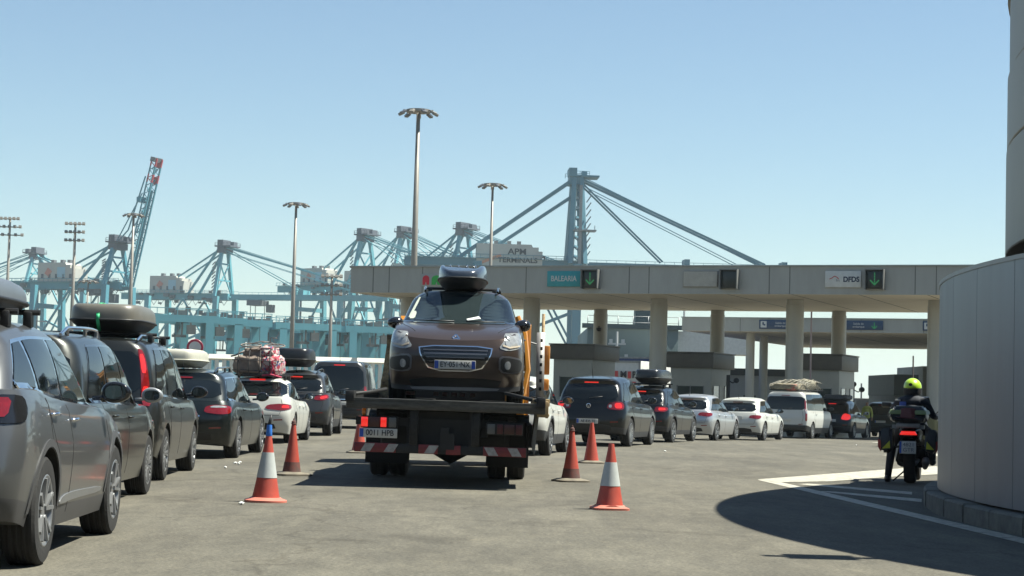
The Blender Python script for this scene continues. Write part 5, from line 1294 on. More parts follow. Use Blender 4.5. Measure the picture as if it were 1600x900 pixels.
# ------------------------------------------------------------------ tow truck
orange = mat('cab_orange', (.50, .20, .02), .35, 0, .6, .05); rustp = mat('rusty_steel', (.42, .30, .14), .7, .2, col2=(.10, .06, .035), scale=14); deckm = mat('deck_edge_steel', (.07, .068, .06), .5, .5, var=.35, scale=7, stretch=(1, 1, 4))
chas = mat('chassis_black', (.007, .007, .007), .65, var=.4, scale=9); redp = mat('reflective_red', (.20, .015, .02), .45, col2=(.10, .01, .012), scale=20); whp = mat('reflective_white', (.36, .35, .33), .45, col2=(.20, .19, .18), scale=18)
TR = tag(empty('tow_truck', (-.81, 23.0, 0), R(0.0), ry=R(.6)), 'dark flatbed tow truck seen from behind carrying the brown car, orange cab ahead', 'tow truck')
bm = NB(); prism(bm, [(-1.19, .985), (1.22, .985), (1.22, 1.06), (-1.19, 1.06)], 0, 7.2, 'XZ'); box(bm, (.02, -.035, 1.02), (2.46, .06, .13), bev=.012); box(bm, (.02, -.065, 1.068), (2.46, .02, .028)); recalc(bm); dk = obj('deck', bm, deckm, TR)
bm = NB()
for s in (1, -1): box(bm, (s*1.17+.015, 3.6, 1.10), (.07, 7.2, .14)); box(bm, (s*.62, 3.6, 1.072), (.5, 7.1, .02)); box(bm, (s*1.18+.015, -.02, 1.10), (.11, .16, .13), bev=.01)
obj('side_rail', bm, chas, dk)
bm = NB()
for s in (1, -1): box(bm, (s*.43, 4.2, .82), (.10, 7.6, .26)); box(bm, (s*.36, .10, .75), (.09, .10, .62))
for y in (.3, 1.4, 2.6, 4.0, 5.4): box(bm, (0, y, .84), (.86, .12, .2))
box(bm, (-.05, .22, .80), (2.1, .06, .10)); box(bm, (0, .35, .68), (.9, .25, .35)); tube(bm, [(-.9, 1.0, .9), (.9, 1.0, .9)], .07, 8); box(bm, (.05, .1, .58), (.18, .14, .2)); box(bm, (0.02, .06, .70), (.10, .10, .10))
obj('chassis', bm, chas, TR)
# underrun bar with striped plates
bm = NB(); box(bm, (-.03, .10, .475), (2.14, .09, .115), bev=.01)
for s in (1, -1): box(bm, (s*.40-.02, .22, .60), (.08, .14, .30))
ub = obj('bumper_bar', bm, chas, TR)
for (x0, x1, dr) in ((-1.09, -.58, 1), (-.30, -.06, 1), (.04, .22, -1), (.50, 1.03, -1)):
    bm = NB(); box(bm, ((x0+x1)/2, .045, .475), (x1-x0, .012, .115), bev=.003); sp = obj('striped_plate', bm, redp, ub)
    bm = NB(); x = x0+.07
    while x+.17 < x1+.03:
        prism(bm, [(x, .425), (x+.12, .425), (x+.12+.06*dr, .525), (x+.06*dr, .525)], .033, .037, 'XZ'); x += .29
    recalc(bm); obj('stripes', bm, whp, sp)
# rear lamps
for x, on, zl in ((-.80, True, .79), (.755, False, .755)):
    bm = NB(); box(bm, (x, .10, zl), (.46, .10, .15), bev=.015); ho = obj('tail_light', bm, chas, TR)
    for k, (dx, w_, m_) in enumerate(((-.18, .09, redon if on else mat('dirty_red_lens', (.06, .006, .006), .35)), (-.06, .14, mat('amber_dirty', (.05, .012, .008), .35)), (.055, .08, redon if on else MATS['dirty_red_lens']), (.165, .10, mat('reverse_lens', (.10, .10, .095), .3)))[:: 1 if on else 1]):
        if not on: dx = -dx
        bm = NB(); box(bm, (x+dx, .042, zl), (w_*.92, .02, .12), bev=.006); obj('light_cluster', bm, m_, ho)
bm = NB(); tube(bm, [(-1.0, .2, .84), (-1.0, .15, .90)], .02, 6); box(bm, (-1.0, .14, .92), (.05, .05, .08), bev=.01); obj('side_marker', bm, amber, TR)
pl = make_plate(TR, '0011 HPB', (-.805, .03, .655), w=.47, h=.115)
# wheels, mudguards, axle
for s in (1, -1):
    for k, dx in enumerate((0, -.27)):
        bm = NB(); lathe(bm, [(.22, -.12), (.24, -.125), (.36, -.125), (.40, -.10), (.41, -.07), (.41, -.03), (.40, -.02), (.40, .02), (.41, .03), (.41, .07), (.40, .10), (.36, .125), (.24, .125), (.22, .12), (.10, .06), (0, .06)], 'X', 36, (s*(.955+dx)-.03, 3.2, .405)); recalc(bm); w_ = obj('wheel', bm, rubber, TR)
        bm = NB(); lathe(bm, [(.23, .10), (.20, .06), (.12, .02), (.10, .10), (0, .10)], 'X', 24, (s*(.955+dx)-.03, 3.2, .405)); recalc(bm); obj('rim', bm, steel, w_)
    bm = NB(); box(bm, (s*.83-.03, 2.62, .50), (.58, .02, .62)); obj('mud_flap', bm, mat('flap_rubber', (.012, .012, .012), .9), TR)
    bm = NB(); pts = [(s*.83-.03, 3.2-.50*math.cos(math.pi*k/10), .40+.50*math.sin(math.pi*k/10)) for k in range(1, 10)]
    for a, b in zip(pts, pts[1:]): bar(bm, a, b, .58, .012, up=Vector((1, 0, 0))) if False else bar(bm, a, b, .58, .02)
    obj('mudguard', bm, chas, TR)
    bm = NB(); lathe(bm, [(.24, -.12), (.36, -.12), (.40, -.08), (.41, 0), (.40, .08), (.36, .12), (.24, .12), (0, .05)], 'X', 30, (s*1.0-.03, 7.9, .405)); recalc(bm); obj('wheel', bm, rubber, TR)
bm = NB(); tube(bm, [(-.9, 3.2, .40), (-.25, 3.2, .40), (0, 3.2, .40), (.25, 3.2, .40), (.9, 3.2, .40)], [.07, .08, .22, .08, .07], 12); tube(bm, [(0, 3.2, .42), (0, 7, .6)], .05, 8)
for s in (1, -1): tube(bm, [(s*.43, 2.2, .62), (s*.43, 3.2, .46), (s*.43, 4.2, .62)], .05, 6)
obj('rear_axle', bm, chas, TR)
bm = NB(); rr = random.Random(8)
for k in range(7):
    x = -.9+k*.28; tube(bm, [(x, .25, .88), (x+rr.uniform(-.1, .1), .24, .70-rr.uniform(0, .1)), (x+rr.uniform(.05, .2), .26, .90)], .012, 6)
box(bm, (0, 3.75, .46), (1.1, .5, .30), bev=.04); box(bm, (0, 1.7, .62), (.8, 1.2, .26), bev=.03)
for x in (-.62, -.3, .3, .5): box(bm, (x, .30, .72), (.10, .12, .16), bev=.01)
for s in (1, -1): box(bm, (s*.62, 1.2, .62), (.40, .9, .34), bev=.03)
obj('hoses_and_brackets', bm, chas, TR)
for x in (-.37, .40):
    bm = NB(); box(bm, (x, .035, .76), (.10, .02, .46), bev=.006)
    for z in (.58, .70, .82, .94): lathe(bm, [(0, .018), (.014, .018), (.014, .03)], 'Y', 8, (x, 0, z))
    recalc(bm); obj('deck_hinge', bm, mat('hinge_steel', (.018, .018, .017), .5, .5, var=.5, scale=15), TR)
bm = NB(); lathe(bm, [(0, 0), (.28, 0), (.30, .04), (.30, .86), (.28, .9), (0, .9)], 'Y', 20, (.75, 4.6, .60)); recalc(bm); obj('air_tank', bm, chas, TR)
bm = NB(); box(bm, (-.85, 5.0, .60), (.45, 1.1, .45), bev=.03); obj('tool_box', bm, chas, TR)
bm = NB(); box(bm, (1.08, 2.2, .66), (.06, 3.0, .28)); obj('side_skirt', bm, chas, TR)
bm = NB(); prism(bm, [(1.10, .58), (1.14, .42), (1.18, .94), (1.14, .97)], .35, 1.6, 'XZ'); recalc(bm); obj('side_guard', bm, mat('worn_aluminium', (.15, .15, .14), .5, .5), TR)
# cab ahead of the load
bm = NB(); prism(bm, [(7.4, .55), (9.3, .50), (9.45, 1.2), (9.1, 2.2), (8.8, 2.42), (7.5, 2.42), (7.4, 2.3)], -1.10, 1.12, 'YZ'); recalc(bm); bmesh.ops.bevel(bm, geom=bm.edges[:], offset=.07, segments=3, affect='EDGES'); cb_ = obj('cab', bm, orange, TR)
bm = NB(); box(bm, (0, 7.39, 1.75), (1.5, .02, .6), bev=.008); box(bm, (1.125, 8.4, 1.75), (.02, .9, .65), bev=.008); box(bm, (-1.105, 8.4, 1.75), (.02, .9, .65), bev=.008); obj('cab_window', bm, glass, cb_)
bm = NB(); box(bm, (.3, 8.2, 2.5), (.9, .3, .13), bev=.03); obj('beacon_bar', bm, amber, cb_)
for s in (1, -.9):
    bm = NB(); tube(bm, [(s*1.10, 8.9, 2.1), (s*1.34, 9.0, 2.05), (s*1.36, 9.0, 1.35), (s*1.10, 8.9, 1.25)], .018, 6); box(bm, (s*1.37, 9.0, 1.78), (.20, .12, .46), bev=.04); mr_ = obj('side_mirror', bm, black, cb_)
    bm = NB(); box(bm, (s*1.37+.055*(s > 0)-.055*(s < 0), 8.95, 1.80), (.10, .05, .50), bev=.02); box(bm, (s*1.37+.02, 8.93, 1.38), (.17, .10, .20), bev=.03); obj('mirror_trim', bm, orange, mr_)
# head board and crane post behind the cab (orange), curved arm at the right
bm = NB(); tube(bm, [(.96, 6.2, 1.05), (1.05, 6.2, 1.6), (.99, 6.2, 2.15), (.88, 6.2, 2.42)], [.07, .07, .06, .045], 8); tube(bm, [(.84, 6.3, 1.05), (.90, 6.3, 1.7), (.86, 6.3, 2.2)], [.10, .10, .07], 8); box(bm, (.90, 6.35, 1.55), (.34, .10, 1.0), bev=.03); obj('head_frame', bm, orange, TR)
bm = NB(); box(bm, (0, 6.6, 1.45), (2.0, .08, .8)); obj('head_board', bm, chas, TR)
# stanchions of the deck
bm = NB(); bar(bm, (-1.02, 4.2, 1.05), (-.93, 4.4, 1.98), .14, .12); box(bm, (-.94, 4.3, 1.9), (.17, .13, .2)); box(bm, (-.99, 4.2, 1.3), (.18, .15, .08)); obj('deck_stanchion', bm, rustp, TR)
bm = NB(); bar(bm, (1.22, 2.4, .95), (1.20, 2.4, 2.05), .085, .11); obj('deck_stanchion', bm, mat('galvanised_pale', (.36, .34, .32), .5, .4, var=.25, scale=10), TR)
bm = NB()
for k in range(7): box(bm, (1.215, 2.335, 1.28+k*.11), (.034, .008, .045))
obj('stanchion_holes', bm, darkmat, TR)
bm = NB(); tube(bm, [(1.26, 3.6, .95), (1.25, 3.6, 2.36)], .022, 8); obj('marker_rod', bm, rustp, TR)
bm = NB(); box(bm, (1.20, .6, 1.10), (.22, .6, .09), bev=.01); box(bm, (1.22, .1, 1.02), (.14, .3, .20), bev=.01); tube(bm, [(1.28, .3, .95), (1.30, 1.4, .92), (1.28, 2.2, .98)], .03, 6); obj('winch_fitting', bm, rustp, TR)
bm = NB(); tube(bm, [(1.18, .2, 1.12), (1.0, .6, 1.15), (.75, 1.1, 1.2)], .025, 6); tube(bm, [(-1.2, .2, 1.12), (-1.0, .6, 1.15), (-.8, 1.1, 1.2)], .025, 6); obj('tie_down_strap', bm, chas, TR)
bm = NB()
for k, (x, c) in enumerate(((-.55, 0), (-.20, 1), (-.08, 1), (.05, 1), (.16, 1), (.30, 1))): box(bm, (x, 2.3, 1.16), (.12 if not c else .07, .05, .05), bev=.01)
obj('tool_clutter', bm, mat('clutter', (.35, .28, .27), .6, col2=(.25, .05, .05), scale=9), TR)
# ------------------------------------------------------------------ the towed car, nose to the rear
TL = 4.37; yN = 24.35
tc_ = build_car('car', 'brown crossover riding backwards on the tow truck with its front towards the camera', 'car', (-.72, yN+TL, 1.045), math.pi, None, body=p_brown, lower=clad, L=TL, W=1.84, H=1.63, ro=.87, wb=2.61, wr=.335, clad=1,
    belt=[(0, 1.10), (.8, 1.08), (2.3, 1.03), (2.95, 1.09), (3.4, 1.05), (3.95, .96), (4.37, .80)], roof=[(0, 1.49), (.7, 1.55), (1.6, 1.59), (2.3, 1.58), (3.2, 1.46)],
    bottom=[(0, .34), (.4, .28), (.8, .22), (3.4, .21), (4.1, .17), (4.37, .15)], mirror_out=.05, mirror_dz=-.12, bar_h=.05, bar_w=.84,
    front=[(.2, .14), (.4, .02), (.6, 0), (.78, .06), (.92, .22)], ghf=[(0, 1.02), (.5, 1.55), (1, 2.05)], rx_f=.30, ry_f=.30, bow_f=.13, hw=[(0, .965), (.15, .985), (.45, 1.0), (.62, 1.0), (.8, .98), (.93, .95), (1, .915)], lip=None, crown=.04,
    hlamp=[('r', .585, .735), ('r', .70, .83), ('r', .86, .93), ('s', .44, .955), ('s', .52, .94), ('s', .44, .84), ('s', .24, .74), ('r', .76, .70)], splits=[1.1, 2.0], spokes=5, bars=(1.1, 1.9), rails=blackg, plate=None, insert=False)
CR = tc_.root; CR['category'] = 'car'
def fdec(name, poly, m, **k): return decal(tc_, name, poly, 'front', m, **k)
gr_ = fdec('grille_surround', [(-.49, .755), (.49, .755), (.47, .63), (.33, .42), (-.33, .42), (-.47, .63)], chrome, off=.012, smooth=1)
fdec('grille', [(-.47, .738), (.47, .738), (.45, .625), (.315, .436), (-.315, .436), (-.45, .625)], blackg, off=.022, smooth=1, parent=gr_)
for z, w_ in ((.69, .42), (.645, .41), (.60, .38)): fdec('grille_bar', [(-w_, z-.007), (w_, z-.007), (w_, z+.007), (-w_, z+.007)], alloyd, off=.034, smooth=0, parent=gr_)
fdec('lower_grille', [(-.62, .33), (.62, .33), (.55, .19), (-.55, .19)], black, off=.008)
fdec('skid_plate', [(-.60, .215), (.60, .215), (.55, .17), (-.55, .17)], mat('skid_silver', (.20, .20, .20), .4, .5), off=.014)
for s in (1, -1):
    fl = decal(tc_, 'fog_light_surround', [('r', .60, .42), ('r', .58, .60), ('r', .66, .645), ('s', .36, .60), ('s', .36, .44), ('r', .84, .40)], 'wrapf', alloyd, sx=s, off=.008)
    decal(tc_, 'fog_light_recess', [('r', .625, .44), ('r', .61, .59), ('r', .68, .62), ('s', .32, .58), ('s', .32, .45), ('r', .84, .42)], 'wrapf', black, sx=s, off=.014, parent=fl)
    fc = [('r', .745+.065*math.cos(2*math.pi*k/14), .515+.055*math.sin(2*math.pi*k/14)) for k in range(14)]
    decal(tc_, 'fog_light', fc, 'wrapf', whitel, sx=s, off=.022, smooth=0, parent=fl, step=.02)
h, n, _, _ = tc_.bvh.ray_cast(Vector((0, 9, .55)), Vector((0, -1, 0)))
make_plate(CR, 'EY·051·NX', (0, h.y+.045, .505), rz=math.pi, flag=2, w=.54, h=.115)
bm = NB()
for p_, q_ in (((-.05, 0, -.03), (0, 0, .05)), ((0, 0, .05), (.05, 0, -.01)), ((-.05, 0, -.03), (.02, 0, -.01)), ((.02, 0, -.01), (.04, 0, -.06))): bar(bm, p_, q_, .022, .014, up=Vector((0, 1, 0)))
recalc(bm); e_ = obj('emblem', bm, chrome, CR); h, n, _, _ = tc_.bvh.ray_cast(Vector((0, 9, .865)), Vector((0, -1, 0))); e_.location = (0, h.y+.012, .865); e_.rotation_euler = (R(35), 0, 0)
for o in [q for q in CR.children if q.name.startswith('headlight')]:
    o.data.materials[0] = mat('headlight_housing', (.27, .275, .27), .08, .2, 1, .3, 14)
    s = 1 if sum(v.co.x for v in o.data.vertices) > 0 else -1
    for (cx, cz, r_) in ((.79, .80, .048), (.865, .875, .035)):
        decal(tc_, 'lamp_reflector', [('r', cx+r_*1.35*math.cos(2*math.pi*k/14), cz+r_*math.sin(2*math.pi*k/14)) for k in range(14)], 'wrapf', whitel, sx=s, off=.016, smooth=0, parent=o, step=.02)
    decal(tc_, 'indicator_strip', [('r', .66, .76), ('r', .80, .735), ('s', .26, .765), ('s', .27, .785), ('r', .80, .755), ('r', .67, .785)], 'wrapf', mat('indicator_pale', (.42, .36, .28), .2), sx=s, off=.018, smooth=0, parent=o, step=.03)
# bonnet seams, wipers, paper on the dashboard, sticker
for s in (1, -1):
    decal(tc_, 'bonnet_seam', strip([(s*.55, 4.05), (s*.72, 3.6), (s*.78, 3.25)], .010), 'top', darkmat, off=.002, smooth=0)
    bm = NB(); zz = 1.10
    pts = []
    for x in (s*.08-.02, s*.35, s*.62):
        h, n, _, _ = tc_.bvh.ray_cast(Vector((x, 9, zz+abs(x)*.02)), Vector((0, -1, 0)))
        if h: pts.append(h+n*.02)
    if len(pts) > 1: tube(bm, pts, .009, 6); obj('wiper', bm, black, CR)
fdec('dashboard_paper', [(-.30, 1.165), (-.12, 1.135), (-.10, 1.155), (-.27, 1.20)], mat('paper', (.55, .55, .52), .6), off=.010, smooth=0)
fdec('windscreen_sticker', [(.62, 1.15), (.70, 1.15), (.66, 1.27), (.60, 1.26)], mat('sticker', (.45, .48, .40), .6), off=.010, smooth=1)
fdec('windscreen_sticker', [(.68, 1.17), (.715, 1.17), (.60, 1.48), (.57, 1.48)], mat('sticker', (0, 0, 0)), off=.010, smooth=1)
fdec('sensor_panel', [(-.32, 1.585), (.32, 1.585), (.22, 1.50), (-.22, 1.50)], blackg, off=.009)
roof_box('blue grey roof box on top of the brown car on the tow truck', (-.72, yN+2.6, 2.665), math.pi, 1.7, .70, .37, mat('box_slate', (.035, .045, .062), .22, coat=.5, var=.1), black)
# ------------------------------------------------------------------ traffic cones
cor = mat('cone_orange_red', (.40, .060, .035), .55, col2=(.30, .045, .03), scale=9); cwh = mat('cone_white_band', (.42, .44, .42), .5, col2=(.34, .36, .35), scale=8); cdirt = mat('cone_dirty_black', (.05, .045, .04), .8, col2=(.16, .04, .03), scale=6); cblue = mat('cone_blue_tip', (.03, .15, .50), .5)
cbase = mat('cone_base_dusty', (.20, .17, .12), .8, col2=(.08, .07, .055), scale=7); cpink = mat('cone_base_pink', (.42, .13, .09), .6)
def cone(label, px, py, h, style, lean=0, r=.155, bs=.46, rz=0):
    g = G(px, py); Y = g.y; root = tag(empty('traffic_cone', (g.x, g.y+.1, gz(g.x, g.y)), R(rz), ry=R(lean)), label, 'traffic cone', 'traffic cones around the tow truck')
    def rad(z): return r+(.028-r)*((z-.04)/(h-.04))**.92
    bm = NB(); prof = [(r, .04)]+[(rad(.04+(h-.04)*k/12), .04+(h-.04)*k/12) for k in range(1, 13)]+[(0, h)]
    lathe(bm, prof, 'Z', 28); recalc(bm); bd = obj('cone_body', bm, cor, root)
    def band(z0, z1, m, name='reflective_band'):
        bm = NB(); n = 5; pr = [(rad(z0)-.004, z0)]+[(rad(z0+(z1-z0)*k/n)+.0035, z0+(z1-z0)*k/n) for k in range(n+1)]+[(rad(z1)-.004, z1)]; lathe(bm, pr, 'Z', 28); recalc(bm); obj(name, bm, m, bd)
    if style in ('banded', 'blue'): band(h*.36, h*.735 if style == 'blue' else h*.72, cwh)
    if style == 'dirty': band(.045, h*.26, cdirt, 'tar_stain')
    if style == 'blue':
        bm = NB(); lathe(bm, [(.030, h-.02), (.034, h-.01), (.03, h+.05), (.026, h+.10), (0, h+.10)], 'Z', 14); recalc(bm); obj('blue_tip', bm, cblue, root)
        bm = NB(); tube(bm, [(0, 0, h+.09), (.004, 0, h+.14), (.012, 0, h+.20)], [.018, .016, .008], 8); obj('black_nozzle', bm, black, root)
    if style == 'dirty':
        bm = NB(); lathe(bm, [(.02, h-.01), (.038, h+.005), (.03, h+.02), (.032, h+.035), (.012, h+.05), (.010, h+.075), (0, h+.08)], 'Z', 12); recalc(bm); obj('tip_knob', bm, cdirt, root)
    bm = NB(); pl = []
    n = 32
    for k in range(n):
        a = 2*math.pi*k/n; c_, s_ = math.cos(a), math.sin(a); e = .35 if style != 'blue' else .75
        pl.append((bs/2*abs(c_)**e*(1 if c_ > 0 else -1), bs/2*abs(s_)**e*(1 if s_ > 0 else -1)))
    vs0 = [bm.verts.new((x, y, 0)) for x, y in pl]; vs1 = [bm.verts.new((x*1.0, y*1.0, .022)) for x, y in pl]; vs2 = [bm.verts.new((x*.80, y*.80, .035)) for x, y in pl]; vs3 = [bm.verts.new(((r+.008)*math.cos(2*math.pi*k/n), (r+.008)*math.sin(2*math.pi*k/n), .05)) for k in range(n)]
    for A, B in ((vs0, vs1), (vs1, vs2), (vs2, vs3)):
        for k in range(n): bm.faces.new((A[k], A[(k+1) % n], B[(k+1) % n], B[k]))
    bm.faces.new(vs0[::-1]); bm.faces.new(vs3); recalc(bm); obj('cone_base', bm, cpink if style in ('banded', 'blue') else cbase, root)
cone('red and white cone with a blue tip, left of the tow truck', 413, 785, .70, 'blue', 1.0, .145, .44, 8)
cone('dirty red cone with a black foot and no white band, left of the truck shadow', 454, 743, .70, 'dirty', .8, .125, .48, 30)
cone('cone half hidden behind the rear number plate of the tow truck', 560, 708, .70, 'plain', 0, .14, .46, 12)
cone('red and white banded cone nearest the camera right of the tow truck', 953, 797, .69, 'banded', .5, .145, .38, 10)
cone('dirty red cone with a dark foot and dusty square base', 892, 753, .70, 'dirty', .6, .13, .46, 20)
cone('plain red cone right behind the dirty one, near the black compact SUV', 924, 724, .72, 'plain', 0, .135, .44, 12)
# ------------------------------------------------------------------ luggage
def cloth(name, c, s, m, seed, parent, amp=.06, e=.52, rz=0):
    rr = random.Random(seed); bm = NB(); bmesh.ops.create_icosphere(bm, subdivisions=4, radius=1)
    from mathutils import noise
    for v in bm.verts:
        p = v.co.copy(); q = Vector([abs(a)**e*(1 if a > 0 else -1) for a in p]); q = q*(1/max(1e-6, max(abs(q.x)**1, abs(q.y), abs(q.z))))*.5 if False else Vector([max(-1, min(1, a*1.08)) for a in q])*.5
        d = noise.noise(p*2.4+Vector((seed, 0, 0)))*amp*1.4+noise.noise(p*7+Vector((0, seed, 0)))*amp*.5
        co = Vector((q.x*s[0], q.y*s[1], q.z*s[2]))+p*d; v.co = Matrix.Rotation(rz, 3, 'Z') @ co+Vector(c)
    return obj(name, bm, m, parent, ang=60)
def checked(name):
    m = bpy.data.materials.new(name); m.use_nodes = True; t = m.node_tree; b = t.nodes['Principled BSDF']; b.inputs['Roughness'].default_value = .85
    tc = t.nodes.new('ShaderNodeTexCoord'); n = t.nodes.new('ShaderNodeTexNoise'); n.inputs['Scale'].default_value = 2.5; t.links.new(tc.outputs['Object'], n.inputs['Vector'])
    ad = t.nodes.new('ShaderNodeVectorMath'); ad.operation = 'MULTIPLY_ADD'; t.links.new(n.outputs['Color'], ad.inputs[0]); ad.inputs[1].default_value = (.25, .25, .25); t.links.new(tc.outputs['Object'], ad.inputs[2])
    v = t.nodes.new('ShaderNodeTexVoronoi'); v.inputs['Scale'].default_value = 15; v.distance = 'CHEBYCHEV'; t.links.new(ad.outputs[0], v.inputs['Vector'])
    r = t.nodes.new('ShaderNodeValToRGB'); r.color_ramp.interpolation = 'CONSTANT'; el = r.color_ramp.elements; el[0].position = 0; el[0].color = (.40, .32, .30, 1); el[1].position = .42; el[1].color = (.30, .02, .05, 1)
    for p_, c_ in ((.6, (.42, .40, .37, 1)), (.72, (.06, .08, .2, 1)), (.82, (.33, .04, .06, 1))): q = el.new(p_); q.color = c_
    sp = t.nodes.new('ShaderNodeSeparateColor'); t.links.new(v.outputs['Color'], sp.inputs[0]); t.links.new(sp.outputs[0], r.inputs[0]); t.links.new(r.outputs[0], b.inputs['Base Color']); return m
chk = checked('checked_blanket'); tan_ = mat('tarpaulin_tan', (.21, .165, .13), .8, col2=(.12, .09, .075), scale=4); netm = mat('strap_dark', (.03, .028, .028), .8)
base = at(l5, r5, -.02, 2.0, 0)
base = at(l5, r5, -.02, 2.0, .46)
LB = tag(empty('luggage_bundle', base, r5), 'tall bundle of tan and red checked blankets strapped on the white saloon roof', 'luggage')
cloth('tan_bundle', (-.30, 0, 1.78), (.95, 1.5, .62), tan_, 3, LB, .07); cloth('checked_bundle', (.38, .1, 1.80), (.62, 1.5, .70), chk, 9, LB, .08); cloth('top_bundle', (-.05, .1, 2.18), (.92, 1.3, .36), tan_, 5, LB, .06); cloth('top_blanket', (.28, 0, 2.26), (.5, 1.2, .30), chk, 12, LB, .06); cloth('under_sheet', (.0, .05, 1.50), (1.2, 1.5, .14), netm, 2, LB, .02)
bm = NB()
for x in (-.60, -.25, .10, .42): pts = [(x, -.80, 1.48), (x, -.83, 1.75), (x, -.78, 2.08), (x, -.60, 2.34), (x, .6, 2.42)]; tube(bm, pts, .016, 6)
for z in (1.62, 1.95): tube(bm, [(-.82, 0, z), (-.80, -.70, z), (-.5, -.84, z+.02), (.3, -.85, z-.02), (.68, -.75, z), (.74, 0, z)], .015, 6)
obj('strap', bm, netm, LB)
bm = NB(); tube(bm, [(.45, -.82, 1.50), (.55, -.86, 1.7), (.5, -.84, 1.95), (.62, -.80, 1.45)], .03, 6); tube(bm, [(.2, -.84, 1.47), (.5, -.86, 1.50), (.8, -.7, 1.42)], .035, 6); obj('red_rope', bm, mat('rope_red', (.35, .03, .07), .8), LB)
LB.scale = (.68, .85, .68)
BK = tag(empty('bicycle', at(l5, r5, -.12, 1.85, 2.06), r5), 'small bicycle lying on top of the luggage bundle of the white saloon', 'bicycle'); BK.scale = (.68, .75, .68)
bkm = mat('bicycle_frame', (.12, .10, .09), .5)
for dx in (-.12, .62):
    bm = NB(); pts = [(dx*.0+dx+.33*math.cos(2*math.pi*k/24), .33*math.sin(2*math.pi*k/24)-.25*(dx < 0), .10+.06*math.sin(2*math.pi*k/24)) for k in range(25)]; pts = [(p[0], p[1]*.9, p[2]) for p in pts]
    tube(bm, pts, .022, 6, cap=False); wh_ = obj('wheel', bm, mat('bicycle_tyre', (.16, .14, .12), .8), BK)
    bm = NB(); c = (dx, -.22*(dx < 0), .10)
    for k in range(10): a = math.pi*2*k/10; bar(bm, c, (dx+.31*math.cos(a), .28*math.sin(a)-.22*(dx < 0), .10+.06*math.sin(a)), .008)
    obj('spokes', bm, steel, wh_)
bm = NB(); tube(bm, [(-.12, -.2, .14), (.15, .1, .24), (.45, .1, .22), (.62, 0, .14)], .018, 6); tube(bm, [(.15, .1, .24), (.25, -.2, .2), (.45, .1, .22)], .018, 6); tube(bm, [(.45, .1, .22), (.5, -.1, .36), (.72, -.2, .34)], .014, 6); tube(bm, [(-.75, -.3, -.28), (-.6, -.4, -.25), (-.3, -.4, -.1)], .03, 6); obj('frame', bm, bkm, BK)
# luggage on the white van
VB = tag(empty('luggage_bundle', at(q6, s6, 0, 1.9, 0), s6), 'low heap of straw coloured sacks netted on the white van roof rack', 'luggage')
straw = mat('sacks_straw', (.22, .19, .13), .85, col2=(.10, .085, .055), scale=9)
cloth('sacks', (-.15, -.2, 2.08), (1.30, 2.6, .26), straw, 21, VB, .06); cloth('sacks', (.15, .6, 2.22), (.85, 2.0, .32), mat('sacks_pale', (.27, .25, .18), .85, col2=(.09, .08, .06), scale=12), 24, VB, .09); cloth('red_sack', (.1, -1.2, 2.06), (.5, .6, .24), mat('sack_red', (.22, .07, .05), .85), 22, VB, .04)
bm = NB(); rr = random.Random(4)
for k in range(14):
    x = -.75+k*.115; tube(bm, [(x, -1.5, 2.0), (x+rr.uniform(-.05, .05), -1.35, 2.20+rr.uniform(-.03, .05)), (x+.1, -.2, 2.30+rr.uniform(0, .12)), (x+.05, 1.2, 2.25)], .012, 5)
for k in range(8): y = -1.4+k*.35; tube(bm, [(-.82, y, 2.0), (-.5, y, 2.22), (.1, y, 2.34+rr.uniform(0, .08)), (.6, y, 2.25), (.85, y, 2.0)], .012, 5)
obj('net', bm, mat('net_pale', (.28, .26, .21), .8), VB)
bm = NB()
for s in (1, -1): tube(bm, [(s*.74, -1.5, 1.96), (s*.74, 1.4, 1.97)], .02, 6)
for y in (-1.4, -.4, .6, 1.4): tube(bm, [(-.76, y, 1.955), (.76, y, 1.955)], .018, 6)
obj('rack_bars', bm, black, VB)
# dark load on the black SUV
DB = tag(empty('luggage_bundle', at(q7, s7, 0, 1.6, 0), s7), 'flat dark grey load strapped on the black SUV ahead of the white van', 'luggage'); cloth('covered_load', (0, 0, 1.80), (1.0, 1.6, .22), mat('cover_dark', (.05, .055, .06), .7), 31, DB, .03)
# ------------------------------------------------------------------ motorcycle and rider
g = G(1422, 757); MX, MY = g.x, g.y+.1
bblk = mat('bike_black', (.012, .013, .015), .4, var=.2, scale=8); lime = mat('helmet_lime', (.36, .55, .03), .35, 0, .6, .05); hv = mat('reflective_yellow', (.42, .42, .02), .5)
MC = tag(empty('motorcycle', (MX, MY, 0), R(-16)), 'black police style motorcycle with side cases parked at the curved wall', 'motorcycle')
def bike_wheel(y, r, w_, nm='wheel'):
    bm = NB(); lathe(bm, [(r*.72, -w_*.35), (r*.8, -w_*.48), (r*.92, -w_*.46), (r*.98, -w_*.3), (r, 0), (r*.98, w_*.3), (r*.92, w_*.46), (r*.8, w_*.48), (r*.72, w_*.35), (r*.72, -w_*.35)], 'X', 32, (0, y, r)); recalc(bm); t_ = obj(nm, bm, rubber, MC)
    bm = NB(); lathe(bm, [(r*.73, -.03), (r*.68, -.02), (r*.68, .02), (r*.73, .03), (r*.73, -.03)], 'X', 28, (0, y, r))
    for k in range(5): a = 2*math.pi*k/5; bar(bm, (0, y, r), (0, y+r*.7*math.cos(a), r+r*.7*math.sin(a)), .04)
    lathe(bm, [(0, -.06), (.05, -.06), (.05, .06), (0, .06)], 'X', 14, (0, y, r)); recalc(bm); obj('rim', bm, alloyd, t_)
bike_wheel(.32, .32, .18); bike_wheel(1.84, .31, .125)
